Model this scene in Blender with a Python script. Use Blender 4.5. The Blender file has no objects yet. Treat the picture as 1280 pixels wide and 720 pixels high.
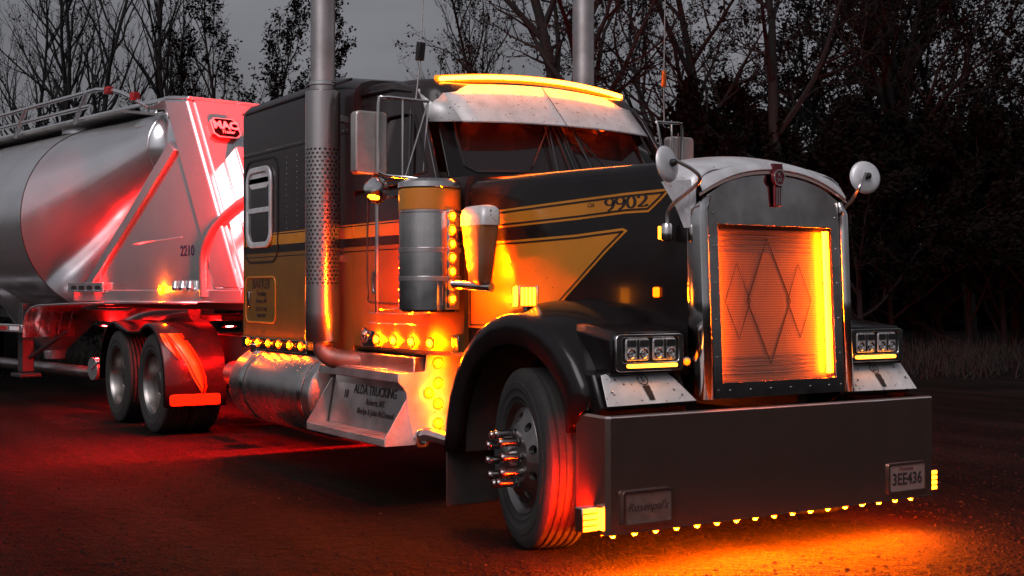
import bpy, bmesh, math, random
from mathutils import Vector, Matrix
R = math.radians
SC = bpy.context.scene
COL = SC.collection

# ------------------------------------------------------------------ camera, sky, sun, exposure
YAW, PITCH = 2.5812, 0.0026
CAMLOC = Vector((5.2074, -5.0616, 1.4547))
FWD = Vector((math.cos(PITCH)*math.cos(YAW), math.cos(PITCH)*math.sin(YAW), math.sin(PITCH)))
RIGHT = Vector((math.sin(YAW), -math.cos(YAW), 0))
cam = bpy.data.cameras.new('camera'); camo = bpy.data.objects.new('camera', cam); COL.objects.link(camo)
cam.sensor_width = 36.0; cam.lens = 36.0*1596.92/1280.0; cam.clip_end = 3000; cam.clip_start = 0.05
camo.location = CAMLOC; camo.rotation_euler = FWD.to_track_quat('-Z', 'Y').to_euler()
SC.camera = camo

SUN_AZ, SUN_EL = R(-55), R(48)      # soft dusk light from behind the camera
wd = bpy.data.worlds.new('World'); SC.world = wd; wd.use_nodes = True
wn = wd.node_tree.nodes; wl = wd.node_tree.links
sky = wn.new('ShaderNodeTexSky'); sky.sky_type = 'NISHITA'; sky.sun_disc = False
sky.sun_elevation = SUN_EL; sky.sun_rotation = math.pi/2 - SUN_AZ
sky.air_density = 1.6; sky.dust_density = 4.0; sky.ozone_density = 1.0
hs = wn.new('ShaderNodeHueSaturation'); hs.inputs['Saturation'].default_value = 0.10
bg = wn['Background']; bg.inputs['Strength'].default_value = 0.046
wl.new(sky.outputs[0], hs.inputs['Color']); tint = wn.new('ShaderNodeMix'); tint.data_type = 'RGBA'; tint.blend_type = 'MULTIPLY'; tint.inputs[0].default_value = 1.0; tint.inputs[7].default_value = (.97, .96, 1.05, 1)
cn = wn.new('ShaderNodeTexNoise'); cn.inputs['Scale'].default_value = 2.6; cn.inputs['Detail'].default_value = 6; cn.inputs['Roughness'].default_value = .55
cm = wn.new('ShaderNodeMapRange'); cm.inputs['From Min'].default_value = .3; cm.inputs['From Max'].default_value = .7; cm.inputs['To Min'].default_value = .78; cm.inputs['To Max'].default_value = 1.28
wtc = wn.new('ShaderNodeTexCoord'); wmp = wn.new('ShaderNodeMapping'); wmp.inputs['Scale'].default_value = (1, 1, 3.2); wl.new(wtc.outputs['Generated'], wmp.inputs[0]); wl.new(wmp.outputs[0], cn.inputs[0]); wl.new(cn.outputs[0], cm.inputs['Value'])
cl = wn.new('ShaderNodeMix'); cl.data_type = 'RGBA'; cl.blend_type = 'MULTIPLY'; cl.inputs[0].default_value = 1.0; wl.new(hs.outputs[0], cl.inputs[6]); wl.new(cm.outputs[0], cl.inputs[7])
wl.new(cl.outputs[2], tint.inputs[6]); wl.new(tint.outputs[2], bg.inputs['Color'])
sl = bpy.data.lights.new('sun', 'SUN'); sl.energy = 1.05; sl.angle = R(40); sl.color = (1.0, 0.95, 0.93)
so = bpy.data.objects.new('sun', sl); COL.objects.link(so)
sdir = Vector((math.cos(SUN_EL)*math.cos(SUN_AZ), math.cos(SUN_EL)*math.sin(SUN_AZ), math.sin(SUN_EL)))
so.rotation_euler = sdir.to_track_quat('Z', 'Y').to_euler()
vs = SC.view_settings; vs.view_transform = 'Standard'; vs.look = 'None'; vs.exposure = 0.0; vs.gamma = 1.0; vs.use_curve_mapping = False
SC.render.engine = 'CYCLES'
cy = SC.cycles; cy.use_denoising = True; cy.use_light_tree = True; cy.max_bounces = 7; cy.glossy_bounces = 4
cy.transparent_max_bounces = 12; cy.sample_clamp_indirect = 4.0; cy.caustics_reflective = False; cy.caustics_refractive = False

# ------------------------------------------------------------------ materials
def mat(name, color=(.5, .5, .5), rough=.5, metal=0., coat=0., emit=None, es=0., spec=.5, var=0., vscale=3., bump=0., bscale=40.,
        speck=None, sscale=60., sthr=.72, rvar=0., dirt=None, dscale=2., damt=.5):
    m = bpy.data.materials.new(name); m.use_nodes = True
    nt = m.node_tree; N = nt.nodes; L = nt.links; b = N['Principled BSDF']
    b.inputs['Base Color'].default_value = (*color, 1); b.inputs['Roughness'].default_value = rough
    b.inputs['Metallic'].default_value = metal; b.inputs['Coat Weight'].default_value = coat
    b.inputs['Coat Roughness'].default_value = .06; b.inputs['Specular IOR Level'].default_value = spec
    if emit: b.inputs['Emission Color'].default_value = (*emit, 1); b.inputs['Emission Strength'].default_value = es
    tc = N.new('ShaderNodeTexCoord'); src = None
    def noise(sc, det=5):
        n = N.new('ShaderNodeTexNoise'); n.inputs['Scale'].default_value = sc; n.inputs['Detail'].default_value = det
        L.new(tc.outputs['Object'], n.inputs['Vector']); return n
    def ramp(n, a, b_):
        r = N.new('ShaderNodeMapRange'); r.inputs['From Min'].default_value = a; r.inputs['From Max'].default_value = b_
        L.new(n.outputs[0], r.inputs['Value']); return r
    def mix(fac, A, B):
        x = N.new('ShaderNodeMix'); x.data_type = 'RGBA'
        if fac is not None: L.new(fac, x.inputs['Factor'])
        for v, s in ((A, x.inputs[6]), (B, x.inputs[7])):
            if isinstance(v, tuple): s.default_value = (*v, 1)
            else: L.new(v, s)
        return x.outputs[2]
    if var:
        r = ramp(noise(vscale), .3, .7)
        src = mix(r.outputs[0], tuple(c*(1-var) for c in color), tuple(min(1, c*(1+var)) for c in color))
    if dirt:
        r = ramp(noise(dscale, 3), .38, .78); mu = N.new('ShaderNodeMath'); mu.operation = 'MULTIPLY'; mu.inputs[1].default_value = damt
        L.new(r.outputs[0], mu.inputs[0]); src = mix(mu.outputs[0], src or color, dirt)
    if speck:
        r = ramp(noise(sscale, 3), sthr, sthr+.04); src = mix(r.outputs[0], src or color, speck)
    if src is not None: L.new(src, b.inputs['Base Color'])
    if rvar:
        r = ramp(noise(vscale*1.7, 6), .25, .75); r.inputs['To Min'].default_value = max(.02, rough-rvar); r.inputs['To Max'].default_value = rough+rvar
        L.new(r.outputs[0], b.inputs['Roughness'])
    if bump:
        bp = N.new('ShaderNodeBump'); bp.inputs['Strength'].default_value = bump; bp.inputs['Distance'].default_value = .02
        L.new(noise(bscale).outputs[0], bp.inputs['Height']); L.new(bp.outputs[0], b.inputs['Normal'])
    m['b'] = 1
    return m
AMB = (1.0, .105, .00003)
RED = (1.0, .015, .012)
GOLD = (.68, .245, .024); BLACK = (.011, .008, .0085)
M = {}
M['black'] = mat('black_paint', BLACK, .2, 0, .2, spec=.3, var=.25, rvar=.05, dirt=(.022, .018, .017), damt=.35)
M['gold'] = mat('gold_paint', GOLD, .32, .15, .5, var=.12, rvar=.06, speck=(.25, .10, .02), sscale=45, sthr=.70)
M['darkline'] = mat('dark_pinstripe', (.02, .012, .01), .4)
M['chrome'] = mat('chrome', (.82, .79, .78), .13, 1, var=.1, vscale=6, rvar=.05, dirt=(.45, .40, .38), dscale=5, damt=.4)
M['steel'] = mat('polished_steel', (.68, .62, .61), .34, 1, var=.15, vscale=5, rvar=.08, dirt=(.25, .21, .19), dscale=4, damt=.6, bump=.05, bscale=9)
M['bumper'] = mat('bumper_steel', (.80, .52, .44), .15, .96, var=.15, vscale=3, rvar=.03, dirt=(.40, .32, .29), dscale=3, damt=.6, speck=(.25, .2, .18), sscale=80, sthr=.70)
M['gsteel'] = mat('grille_steel', (.52, .48, .47), .09, 1, var=.2, vscale=4, rvar=.03, dirt=(.22, .18, .17), dscale=6, damt=.7)
M['white'] = mat('stainless_visor', (.86, .82, .82), .42, .25, var=.06, speck=(.16, .11, .10), sscale=42, sthr=.655, dirt=(.45, .38, .36), dscale=9, damt=.5)
M['crown'] = mat('hood_crown_metal', (.84, .83, .86), .38, .3, var=.1, speck=(.2, .16, .15), sscale=48, sthr=.69, dirt=(.38, .34, .33), dscale=7, damt=.6)
M['alu'] = mat('tank_aluminium', (.70, .64, .62), .28, 1, var=.1, vscale=4, rvar=.06, dirt=(.33, .29, .27), dscale=3, damt=.5)
M['trail'] = mat('trailer_aluminium', (.90, .90, .92), .21, .85, var=.08, vscale=1.5, rvar=.07, dirt=(.62, .60, .60), dscale=1.0, damt=.35)
M['trailp'] = mat('trailer_plate', (.90, .89, .90), .15, .85, var=.06, vscale=2, rvar=.05, dirt=(.7, .67, .66), dscale=.8, damt=.3)
M['rubber'] = mat('tyre_rubber', (.020, .018, .018), .78, var=.25, vscale=9, bump=.25, bscale=90, dirt=(.035, .028, .024), dscale=7, damt=.6)
M['wheel'] = mat('wheel_aluminium', (.36, .33, .32), .34, 1, var=.15, vscale=9, dirt=(.22, .18, .16), dscale=10, damt=.7)
M['frame'] = mat('chassis_black', (.03, .027, .027), .5, var=.3, bump=.1)
M['dark'] = mat('dark_plastic', (.018, .016, .016), .5, var=.2)
M['interior'] = mat('cab_interior', (.05, .035, .03), .8, var=.2)
M['emblemred'] = mat('emblem_red', (.16, .02, .03), .35, .2, var=.2)
M['ink'] = mat('lettering_ink', (.03, .02, .02), .5)
M['plate'] = mat('licence_plate_paint', (.26, .17, .15), .55, var=.12, vscale=20, dirt=(.2, .14, .12), dscale=25, damt=.6)
M['whitetext'] = mat('white_lettering', (.8, .78, .78), .5)
M['navy'] = mat('navy_lettering', (.02, .02, .07), .5)
M['tread'] = mat('tread_plate', (.55, .50, .48), .4, .8, var=.15, bump=.8, bscale=55, dirt=(.25, .2, .18), dscale=8, damt=.6)
M['amber_bumper'] = mat('amber_bumper_lens', (.9, .3, .02), .3, emit=AMB, es=24000)
M['amber'] = mat('amber_lens', (.9, .3, .02), .3, emit=AMB, es=2800)
M['amber_soft'] = mat('amber_lens_soft', (.9, .3, .02), .3, emit=(1, .26, .008), es=14)
M['amber_dim'] = mat('amber_lens_dim', (.9, .3, .02), .3, emit=AMB, es=5)
M['amber_roof'] = mat('amber_roof_lens', (.9, .3, .02), .3, emit=(1, .20, .008), es=60)
M['amber_glow'] = mat('amber_glow_rim', (.9, .25, .02), .35, emit=(1, .15, .003), es=2.2)  # dim orange emission, stands in for bloom around the lamp lenses
M['amber_halo'] = mat('amber_bloom_ring', (.8, .2, .02), .4, emit=(1, .10, .001), es=.7)  # outer glowing ring, imitates the fading edge of the bloom
M['red_tyre'] = mat('red_tyre_lamp', (.9, .1, .02), .3, emit=(1, .012, .0), es=1700)
M['red_col'] = mat('red_column_lens', (.9, .1, .02), .3, emit=(1, .04, .001), es=3000)
M['red_back'] = mat('red_back_lens', (.9, .1, .02), .3, emit=(1, .05, .001), es=60)
M['red_lamp'] = mat('red_lens', (.8, .02, .02), .3, emit=(1, .004, .004), es=8000)
M['red_under'] = mat('red_under_lens', (.8, .02, .02), .3, emit=(1, .004, .004), es=3000)
M['tape_red'] = mat('red_tape', (.45, .02, .02), .4)
M['reflector'] = mat('orange_reflector', (.5, .12, .02), .35, .3, emit=AMB, es=.0)

def glass(name, tint, transp, rough=.02):
    m = bpy.data.materials.new(name); m.use_nodes = True; nt = m.node_tree; N = nt.nodes; L = nt.links
    b = N['Principled BSDF']; b.inputs['Base Color'].default_value = (.035, .02, .02, 1); b.inputs['Roughness'].default_value = rough; b.inputs['Specular IOR Level'].default_value = 1.0; b.inputs['Coat Weight'].default_value = 1.0
    t = N.new('ShaderNodeBsdfTransparent'); t.inputs[0].default_value = (*tint, 1)
    mx = N.new('ShaderNodeMixShader'); mx.inputs[0].default_value = transp
    L.new(b.outputs[0], mx.inputs[1]); L.new(t.outputs[0], mx.inputs[2]); L.new(mx.outputs[0], N['Material Output'].inputs[0])
    return m
M['glass'] = glass('window_glass', (.75, .62, .60), .5)
M['glassdark'] = glass('sleeper_glass', (.2, .2, .2), .3)
M['lampglass'] = mat('headlight_lens', (.55, .5, .5), .12, .3, 0, var=.5, vscale=45)

def zone_paint():                      # two tone cab paint: black above, gold stripe, gold below, split by height
    m = mat('two_tone_paint', BLACK, .26, .0, .2, spec=.3)
    nt = m.node_tree; N = nt.nodes; L = nt.links; b = N['Principled BSDF']
    tc = N.new('ShaderNodeTexCoord'); sp = N.new('ShaderNodeSeparateXYZ'); L.new(tc.outputs['Object'], sp.inputs[0])
    mr = N.new('ShaderNodeMapRange'); mr.inputs['From Min'].default_value = 0.9; mr.inputs['From Max'].default_value = 3.3; L.new(sp.outputs[2], mr.inputs['Value'])
    cr = N.new('ShaderNodeValToRGB'); cr.color_ramp.interpolation = 'CONSTANT'; e = cr.color_ramp.elements
    def z(v): return (v-.9)/2.4
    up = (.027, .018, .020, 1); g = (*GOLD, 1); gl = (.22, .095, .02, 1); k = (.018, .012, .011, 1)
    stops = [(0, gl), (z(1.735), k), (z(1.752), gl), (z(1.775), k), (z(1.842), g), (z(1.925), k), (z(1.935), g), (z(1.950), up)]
    e[0].position = 0; e[0].color = gl; e[1].position = stops[1][0]; e[1].color = stops[1][1]
    for p, c in stops[2:]: q = e.new(p); q.color = c
    L.new(mr.outputs[0], cr.inputs[0])
    n = N.new('ShaderNodeTexNoise'); n.inputs['Scale'].default_value = 5; n.inputs['Detail'].default_value = 8; L.new(tc.outputs['Object'], n.inputs[0])
    mr2 = N.new('ShaderNodeMapRange'); mr2.inputs['From Min'].default_value = .35; mr2.inputs['From Max'].default_value = .8; mr2.inputs['To Max'].default_value = .3; L.new(n.outputs[0], mr2.inputs['Value'])
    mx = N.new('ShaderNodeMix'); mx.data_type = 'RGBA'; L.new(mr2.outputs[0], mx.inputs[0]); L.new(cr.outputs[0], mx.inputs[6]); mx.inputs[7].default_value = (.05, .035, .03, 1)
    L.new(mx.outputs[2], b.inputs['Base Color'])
    return m
M['body'] = zone_paint()

def perforated(name, color, nu, nv, rad, metal=1, rough=.25, through=True):   # round holes on a staggered UV grid
    m = mat(name, color, rough, metal); nt = m.node_tree; N = nt.nodes; L = nt.links; b = N['Principled BSDF']
    uv = N.new('ShaderNodeUVMap'); sp = N.new('ShaderNodeSeparateXYZ'); L.new(uv.outputs[0], sp.inputs[0])
    def op(o, a, c=None):
        x = N.new('ShaderNodeMath'); x.operation = o
        for i, v in enumerate((a, c)):
            if v is None: continue
            if isinstance(v, (int, float)): x.inputs[i].default_value = v
            else: L.new(v, x.inputs[i])
        return x.outputs[0]
    v = op('MULTIPLY', sp.outputs[1], nv); row = op('FLOOR', v); half = op('MULTIPLY', op('MODULO', row, 2.0), .5)
    u = op('ADD', op('MULTIPLY', sp.outputs[0], nu), half)
    du = op('SUBTRACT', op('FRACT', u), .5); dv = op('SUBTRACT', op('FRACT', v), .5)
    d = op('ADD', op('MULTIPLY', du, du), op('MULTIPLY', dv, dv)); hole = op('LESS_THAN', d, rad*rad)
    ins = op('MULTIPLY', op('GREATER_THAN', sp.outputs[1], 0.0), op('LESS_THAN', sp.outputs[1], 1.0)); hole = op('MULTIPLY', hole, ins)
    if through:
        t = N.new('ShaderNodeBsdfTransparent'); mx = N.new('ShaderNodeMixShader'); L.new(hole, mx.inputs[0])
        L.new(b.outputs[0], mx.inputs[1]); L.new(t.outputs[0], mx.inputs[2]); L.new(mx.outputs[0], N['Material Output'].inputs[0])
    else:
        mx = N.new('ShaderNodeMix'); mx.data_type = 'RGBA'; L.new(hole, mx.inputs[0]); mx.inputs[6].default_value = (*color, 1); mx.inputs[7].default_value = (.02, .015, .012, 1)
        L.new(mx.outputs[2], b.inputs['Base Color'])
        iv = op('SUBTRACT', 1.0, hole); L.new(op('MULTIPLY', iv, metal), b.inputs['Metallic'])
        bp = N.new('ShaderNodeBump'); bp.inputs['Strength'].default_value = .4; bp.inputs['Distance'].default_value = .004; L.new(iv, bp.inputs['Height']); L.new(bp.outputs[0], b.inputs['Normal'])
    return m
M['shield'] = perforated('perforated_shield', (.60, .56, .55), 22, 34, .30)
M['screen'] = perforated('punched_grille_screen', (.17, .12, .09), 64, 62, .26, .2, .5, through=False)

# ------------------------------------------------------------------ mesh builder
class MB:
    def __init__(s): s.v = []; s.f = []; s.m = []; s.uv = {}; s.cur = 0
    def add(s, vs, fs):
        o = len(s.v); s.v += [tuple(p) for p in vs]
        for f in fs: s.f.append(tuple(i+o for i in f)); s.m.append(s.cur)
        return s
    def box(s, c, d, rot=None):
        c = Vector(c); vs = []
        for x in (-.5, .5):
            for y in (-.5, .5):
                for z in (-.5, .5):
                    p = Vector((x*d[0], y*d[1], z*d[2]))
                    if rot: p = rot @ p
                    vs.append(c+p)
        return s.add(vs, [(0, 1, 3, 2), (4, 6, 7, 5), (0, 4, 5, 1), (2, 3, 7, 6), (0, 2, 6, 4), (1, 5, 7, 3)])
    def hexa(s, p):                     # 8 points: bottom 4 (ccw) then top 4
        return s.add(p, [(3, 2, 1, 0), (4, 5, 6, 7), (0, 1, 5, 4), (1, 2, 6, 5), (2, 3, 7, 6), (3, 0, 4, 7)])
    def prism(s, poly, to3, h):         # poly 2D, to3(a,b,t), extruded from t=0 to t=h
        n = len(poly); vs = [to3(a, b, 0) for a, b in poly]+[to3(a, b, h) for a, b in poly]
        return s.add(vs, [tuple(range(n))[::-1], tuple(range(n, 2*n))]+[(i, (i+1) % n, n+(i+1) % n, n+i) for i in range(n)])
    def ring(s, outer, inner, to3, h):  # plate with a hole
        n = len(outer); vs = [to3(a, b, t) for t in (0, h) for P in (outer, inner) for a, b in P]; f = []
        for i in range(n):
            j = (i+1) % n
            f += [(i, j, n+j, n+i), (2*n+i, 3*n+i, 3*n+j, 2*n+j), (i, 2*n+i, 2*n+j, j), (n+i, n+j, 3*n+j, 3*n+i)]
        return s.add(vs, f)
    def tube(s, path, r, seg=8, cap=True, closed=False):
        P = [Vector(p) for p in path]; n = len(P); rr = r if isinstance(r, (list, tuple)) else [r]*n
        T = []
        for i in range(n):
            a = P[(i-1) % n] if (i or closed) else P[0]; b = P[(i+1) % n] if (i < n-1 or closed) else P[-1]
            T.append((b-a).normalized())
        u = T[0].orthogonal().normalized(); vs = []
        for i in range(n):
            u = (u-T[i]*u.dot(T[i])); u = u.normalized() if u.length > 1e-6 else T[i].orthogonal().normalized()
            w = T[i].cross(u)
            vs += [P[i]+(u*math.cos(2*math.pi*k/seg)+w*math.sin(2*math.pi*k/seg))*rr[i] for k in range(seg)]
        f = []
        for i in range(n if closed else n-1):
            a = i*seg; b = ((i+1) % n)*seg
            f += [(a+k, a+(k+1) % seg, b+(k+1) % seg, b+k) for k in range(seg)]
        if cap and not closed: f += [tuple(range(seg))[::-1], tuple(range((n-1)*seg, n*seg))]
        return s.add(vs, f)
    def cyl(s, a, b, r, r2=None, seg=16, cap=True): return s.tube([a, b], [r, r if r2 is None else r2], seg, cap)
    def lathe(s, prof, o, axis, seg=32, cap=False):   # prof (r, t along axis)
        o = Vector(o); a = Vector(axis).normalized(); u = a.orthogonal().normalized(); w = a.cross(u); n = len(prof); vs = []
        for r, t in prof:
            vs += [o+a*t+(u*math.cos(2*math.pi*k/seg)+w*math.sin(2*math.pi*k/seg))*r for k in range(seg)]
        f = [(i*seg+k, i*seg+(k+1) % seg, (i+1)*seg+(k+1) % seg, (i+1)*seg+k) for i in range(n-1) for k in range(seg)]
        if cap: f += [tuple(range(seg))[::-1], tuple(range((n-1)*seg, n*seg))]
        return s.add(vs, f)
    def loft(s, secs, closed=False, caps=False):
        n = len(secs[0]); vs = [p for q in secs for p in q]; f = []
        for i in range(len(secs)-1):
            for k in range(n if closed else n-1):
                f.append((i*n+k, i*n+(k+1) % n, (i+1)*n+(k+1) % n, (i+1)*n+k))
        if caps: f += [tuple(range(n))[::-1], tuple(range((len(secs)-1)*n, len(secs)*n))]
        return s.add(vs, f)
    def mesh(s, name, mats, smooth=True, angle=35):
        me = bpy.data.meshes.new(name); me.from_pydata(s.v, [], s.f)
        for m in (mats if isinstance(mats, (list, tuple)) else [mats]): me.materials.append(M[m] if isinstance(m, str) else m)
        me.polygons.foreach_set('material_index', s.m)
        bm = bmesh.new(); bm.from_mesh(me); bmesh.ops.recalc_face_normals(bm, faces=bm.faces); bm.to_mesh(me); bm.free()
        if smooth:
            me.polygons.foreach_set('use_smooth', [True]*len(me.polygons)); me.set_sharp_from_angle(angle=R(angle))
        me.update(); return me
def link(name, me, parent=None, bevel=0, solid=0, kind=None):
    o = bpy.data.objects.new(name, me); COL.objects.link(o); o.parent = parent
    if solid: md = o.modifiers.new('solid', 'SOLIDIFY'); md.thickness = solid; md.offset = 0
    if bevel:
        md = o.modifiers.new('bevel', 'BEVEL'); md.width = bevel; md.segments = 2; md.limit_method = 'ANGLE'; md.angle_limit = R(35)
    if kind: o['kind'] = kind
    return o
def part(name, mb, mats, parent, bevel=0, smooth=True, angle=35, solid=0): return link(name, mb.mesh(name, mats, smooth, angle), parent, bevel, solid)
def thing(name, label, cat, loc=(0, 0, 0), rz=0, group=None):
    o = bpy.data.objects.new(name, None); COL.objects.link(o); o.location = loc; o.rotation_euler.z = rz; o.empty_display_size = .3
    o['label'] = label; o['category'] = cat
    if group: o['group'] = group
    return o
def axes(x, y, z, loc): return Matrix(((x[0], y[0], z[0], loc[0]), (x[1], y[1], z[1], loc[1]), (x[2], y[2], z[2], loc[2]), (0, 0, 0, 1)))
def place(o, loc, direction):
    o.location = loc; o.rotation_euler = Vector(direction).to_track_quat('Z', 'Y').to_euler(); return o
def arc(cx, cy_, r, a0, a1, n): return [(cx+r*math.cos(R(a0+(a1-a0)*i/n)), cy_+r*math.sin(R(a0+(a1-a0)*i/n))) for i in range(n+1)]
def rrect(x0, y0, x1, y1, r, n=4):
    return arc(x1-r, y1-r, r, 0, 90, n)+arc(x0+r, y1-r, r, 90, 180, n)+arc(x0+r, y0+r, r, 180, 270, n)+arc(x1-r, y0+r, r, 270, 360, n)
def bez(pts, n=8):                       # smooth Catmull-Rom through 3D points
    P = [Vector(p) for p in pts]; P = [P[0]*2-P[1]]+P+[P[-1]*2-P[-2]]; out = []
    for i in range(1, len(P)-2):
        for k in range(n):
            t = k/n; a, b, c, d = P[i-1:i+3]
            out.append(.5*((2*b)+(c-a)*t+(2*a-5*b+4*c-d)*t*t+(3*b-a-3*c+d)*t**3))
    out.append(P[-2]); return out
TXT = {}
def text(name, s, size, mtx, matname, parent, ext=.001, shear=0., off=0., xs=1.0):
    key = (s, size, shear, off, xs, ext)
    if key not in TXT:
        cu = bpy.data.curves.new('t', 'FONT'); cu.body = s; cu.size = size; cu.extrude = ext; cu.align_x = 'CENTER'; cu.align_y = 'CENTER'; cu.shear = shear; cu.offset = off
        cu.resolution_u = 3
        to = bpy.data.objects.new('t', cu); COL.objects.link(to); dg = bpy.context.evaluated_depsgraph_get(); dg.update()
        me = bpy.data.meshes.new_from_object(to.evaluated_get(dg)); bpy.data.objects.remove(to)
        for v in me.vertices: v.co.x *= xs
        TXT[key] = me
    me = TXT[key].copy(); me.materials.clear(); me.materials.append(M[matname]); me.name = name
    o = link(name, me, parent); o.matrix_basis = mtx; return o
def ribbon(mb, path, w, to3, h):         # broad-nib stroke in 2D: list of (a,b), nib width w(angle)
    n = len(path); Lp = []; Rp = []
    for i in range(n):
        a = path[max(0, i-1)]; b = path[min(n-1, i+1)]; dx, dy = b[0]-a[0], b[1]-a[1]; l = math.hypot(dx, dy) or 1; dx /= l; dy /= l
        ww = w(dx, dy)/2; Lp.append((path[i][0]-dy*ww, path[i][1]+dx*ww)); Rp.append((path[i][0]+dy*ww, path[i][1]-dx*ww))
    vs = [to3(*p, 0) for p in Lp]+[to3(*p, 0) for p in Rp]+[to3(*p, h) for p in Lp]+[to3(*p, h) for p in Rp]; f = []
    for i in range(n-1): f += [(i, n+i, n+i+1, i+1), (2*n+i, 2*n+i+1, 3*n+i+1, 3*n+i), (i, i+1, 2*n+i+1, 2*n+i), (n+i, 3*n+i, 3*n+i+1, n+i+1)]
    mb.add(vs, f)

# lamps -------------------------------------------------------------
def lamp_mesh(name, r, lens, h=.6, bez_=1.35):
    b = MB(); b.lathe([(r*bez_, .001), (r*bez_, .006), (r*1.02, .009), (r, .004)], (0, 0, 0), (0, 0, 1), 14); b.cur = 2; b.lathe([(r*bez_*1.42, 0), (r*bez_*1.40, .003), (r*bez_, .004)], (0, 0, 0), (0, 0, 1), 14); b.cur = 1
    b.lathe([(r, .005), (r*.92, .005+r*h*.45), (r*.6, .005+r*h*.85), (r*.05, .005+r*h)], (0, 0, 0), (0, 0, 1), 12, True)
    return b.mesh(name, ['amber_glow' if lens in ('amber', 'amber_bumper', 'amber_side', 'amber_dim', 'amber_skirt', 'amber_plate') else 'chrome', lens, 'amber_halo' if lens in ('amber', 'amber_side', 'amber_skirt', 'amber_plate') else 'chrome'])
LAMP = lamp_mesh('marker_light', .018, 'amber', .9); LAMPB = lamp_mesh('oval_light', .017, 'amber', .7, 1.5)
M['amber_side'] = mat('amber_side_lens', (.9, .3, .02), .3, emit=AMB, es=3600)
LAMPU = lamp_mesh('bumper_light', .0125, 'amber_bumper', 1.1, 1.5)
LAMPR = lamp_mesh('rear_light', .028, 'red_col', .05)
M['amber_plate'] = mat('amber_plate_lens', (.9, .3, .02), .3, emit=AMB, es=480)
LAMPP = lamp_mesh('plate_light', .022, 'amber_plate', 1.6)
M['amber_skirt'] = mat('amber_skirt_lens', (.9, .3, .02), .3, emit=AMB, es=1100)
LAMPK = lamp_mesh('skirt_light', .018, 'amber_skirt', .7, 1.5)
LAMPS = lamp_mesh('side_light', .018, 'amber_side', .7, 1.5)
def lamp(loc, d, parent, me=None, name='marker_light', sc=(1, 1, 1)):
    o = link(name, me or LAMP, parent); place(o, loc, d); o.scale = sc; return o
#__NEXT__
# ================================================================== the tractor
TR = thing('semi_truck', 'black and gold long nosed semi truck with rows of glowing amber marker lights', 'truck')
SIDES = (-1, 1)

# ---- bumper
M['brownplate'] = mat('brown_panel', (.20, .13, .11), .5, .4, var=.2, vscale=20)
ZB, ZT = .219, .819
b = MB()
prof = [(-.30, -1.205), (-.02, -1.225), (0, -1.205), (0, 1.205), (-.02, 1.225), (-.30, 1.205)]
b.loft([[(x, y, ZB) for x, y in prof], [(x, y, ZT-.012) for x, y in prof], [(x-.012, y*.995, ZT) for x, y in prof], [(x-.05 if abs(y) < 1.21 else x, y*.985, ZT) for x, y in prof]])
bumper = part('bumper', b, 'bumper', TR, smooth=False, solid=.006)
for zz, m_, nm in ((ZT-.006, 'crown', 'top_highlight'), (ZB+.003, 'dark', 'bottom_lip')):  # pale tube along the top edge stands in for its highlight
    b = MB(); b.tube([(-.02, -1.222, zz), (.002, -1.203, zz), (.002, 1.203, zz), (-.02, 1.222, zz)], .0035, 6); part(nm, b, m_, bumper)
b = MB(); b.box((-.155, 0, .238), (.285, 2.36, .006)); part('light_stop_shelf', b, 'frame', bumper)  # added shelf, unseen, stops lamp light rising behind the bumper
b = MB(); b.box((-.12, 0, .2145), (.004, 2.36, .038)); part('light_stop_strip', b, 'frame', bumper)  # added strip, out of view, keeps bumper lamp light off the tyres
for i in range(17):
    y = -1.172+i*(1.054+1.172)/16
    lamp((-.029, y, ZB-.002), (.12, 0, -1), bumper, LAMPU)
b = MB(); b.cur = 0
b.prism(rrect(-.155, -.082, .155, .082, .012), lambda a, c, t: (.004+t, a, c), .012); pl = part('logo_panel', b, 'brownplate', bumper, .002)
pl.location = (0, -.98, .347)
b = MB(); b.ring(rrect(-.16, -.09, .16, .09, .012), rrect(-.148, -.078, .148, .078, .008), lambda a, c, t: (.016+t, a, c), .008)
o = part('panel_frame', b, 'chrome', bumper); o.location = (0, -.98, .347)
YZ = lambda loc, k=1: axes((0, 1, 0), (0, 0, 1), (1, 0, 0), loc)
text('panel_script', "Rosenpal's", .062, YZ((.0175, -.98, .35)), 'ink', bumper, .0006, .35)
b = MB(); b.prism(rrect(-.152, -.078, .152, .078, .012), lambda a, c, t: (.006+t, a, c), .003)
o = part('licence_plate', b, 'plate', bumper); o.location = (0, .98, .347)
text('plate_number', '3EE436', .098, YZ((.0102, .98, .337)), 'ink', bumper, .0006, 0, .002, .88)
text('plate_header', 'Montana', .034, YZ((.0102, .97, .40)), 'emblemred', bumper, .0006)
b = MB(); b.ring(rrect(-.165, -.09, .165, .09, .014), rrect(-.15, -.076, .15, .076, .01), lambda a, c, t: (.004+t, a, c), .010)
o = part('plate_frame', b, 'bumper', bumper); o.location = (0, .98, .347)
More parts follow.
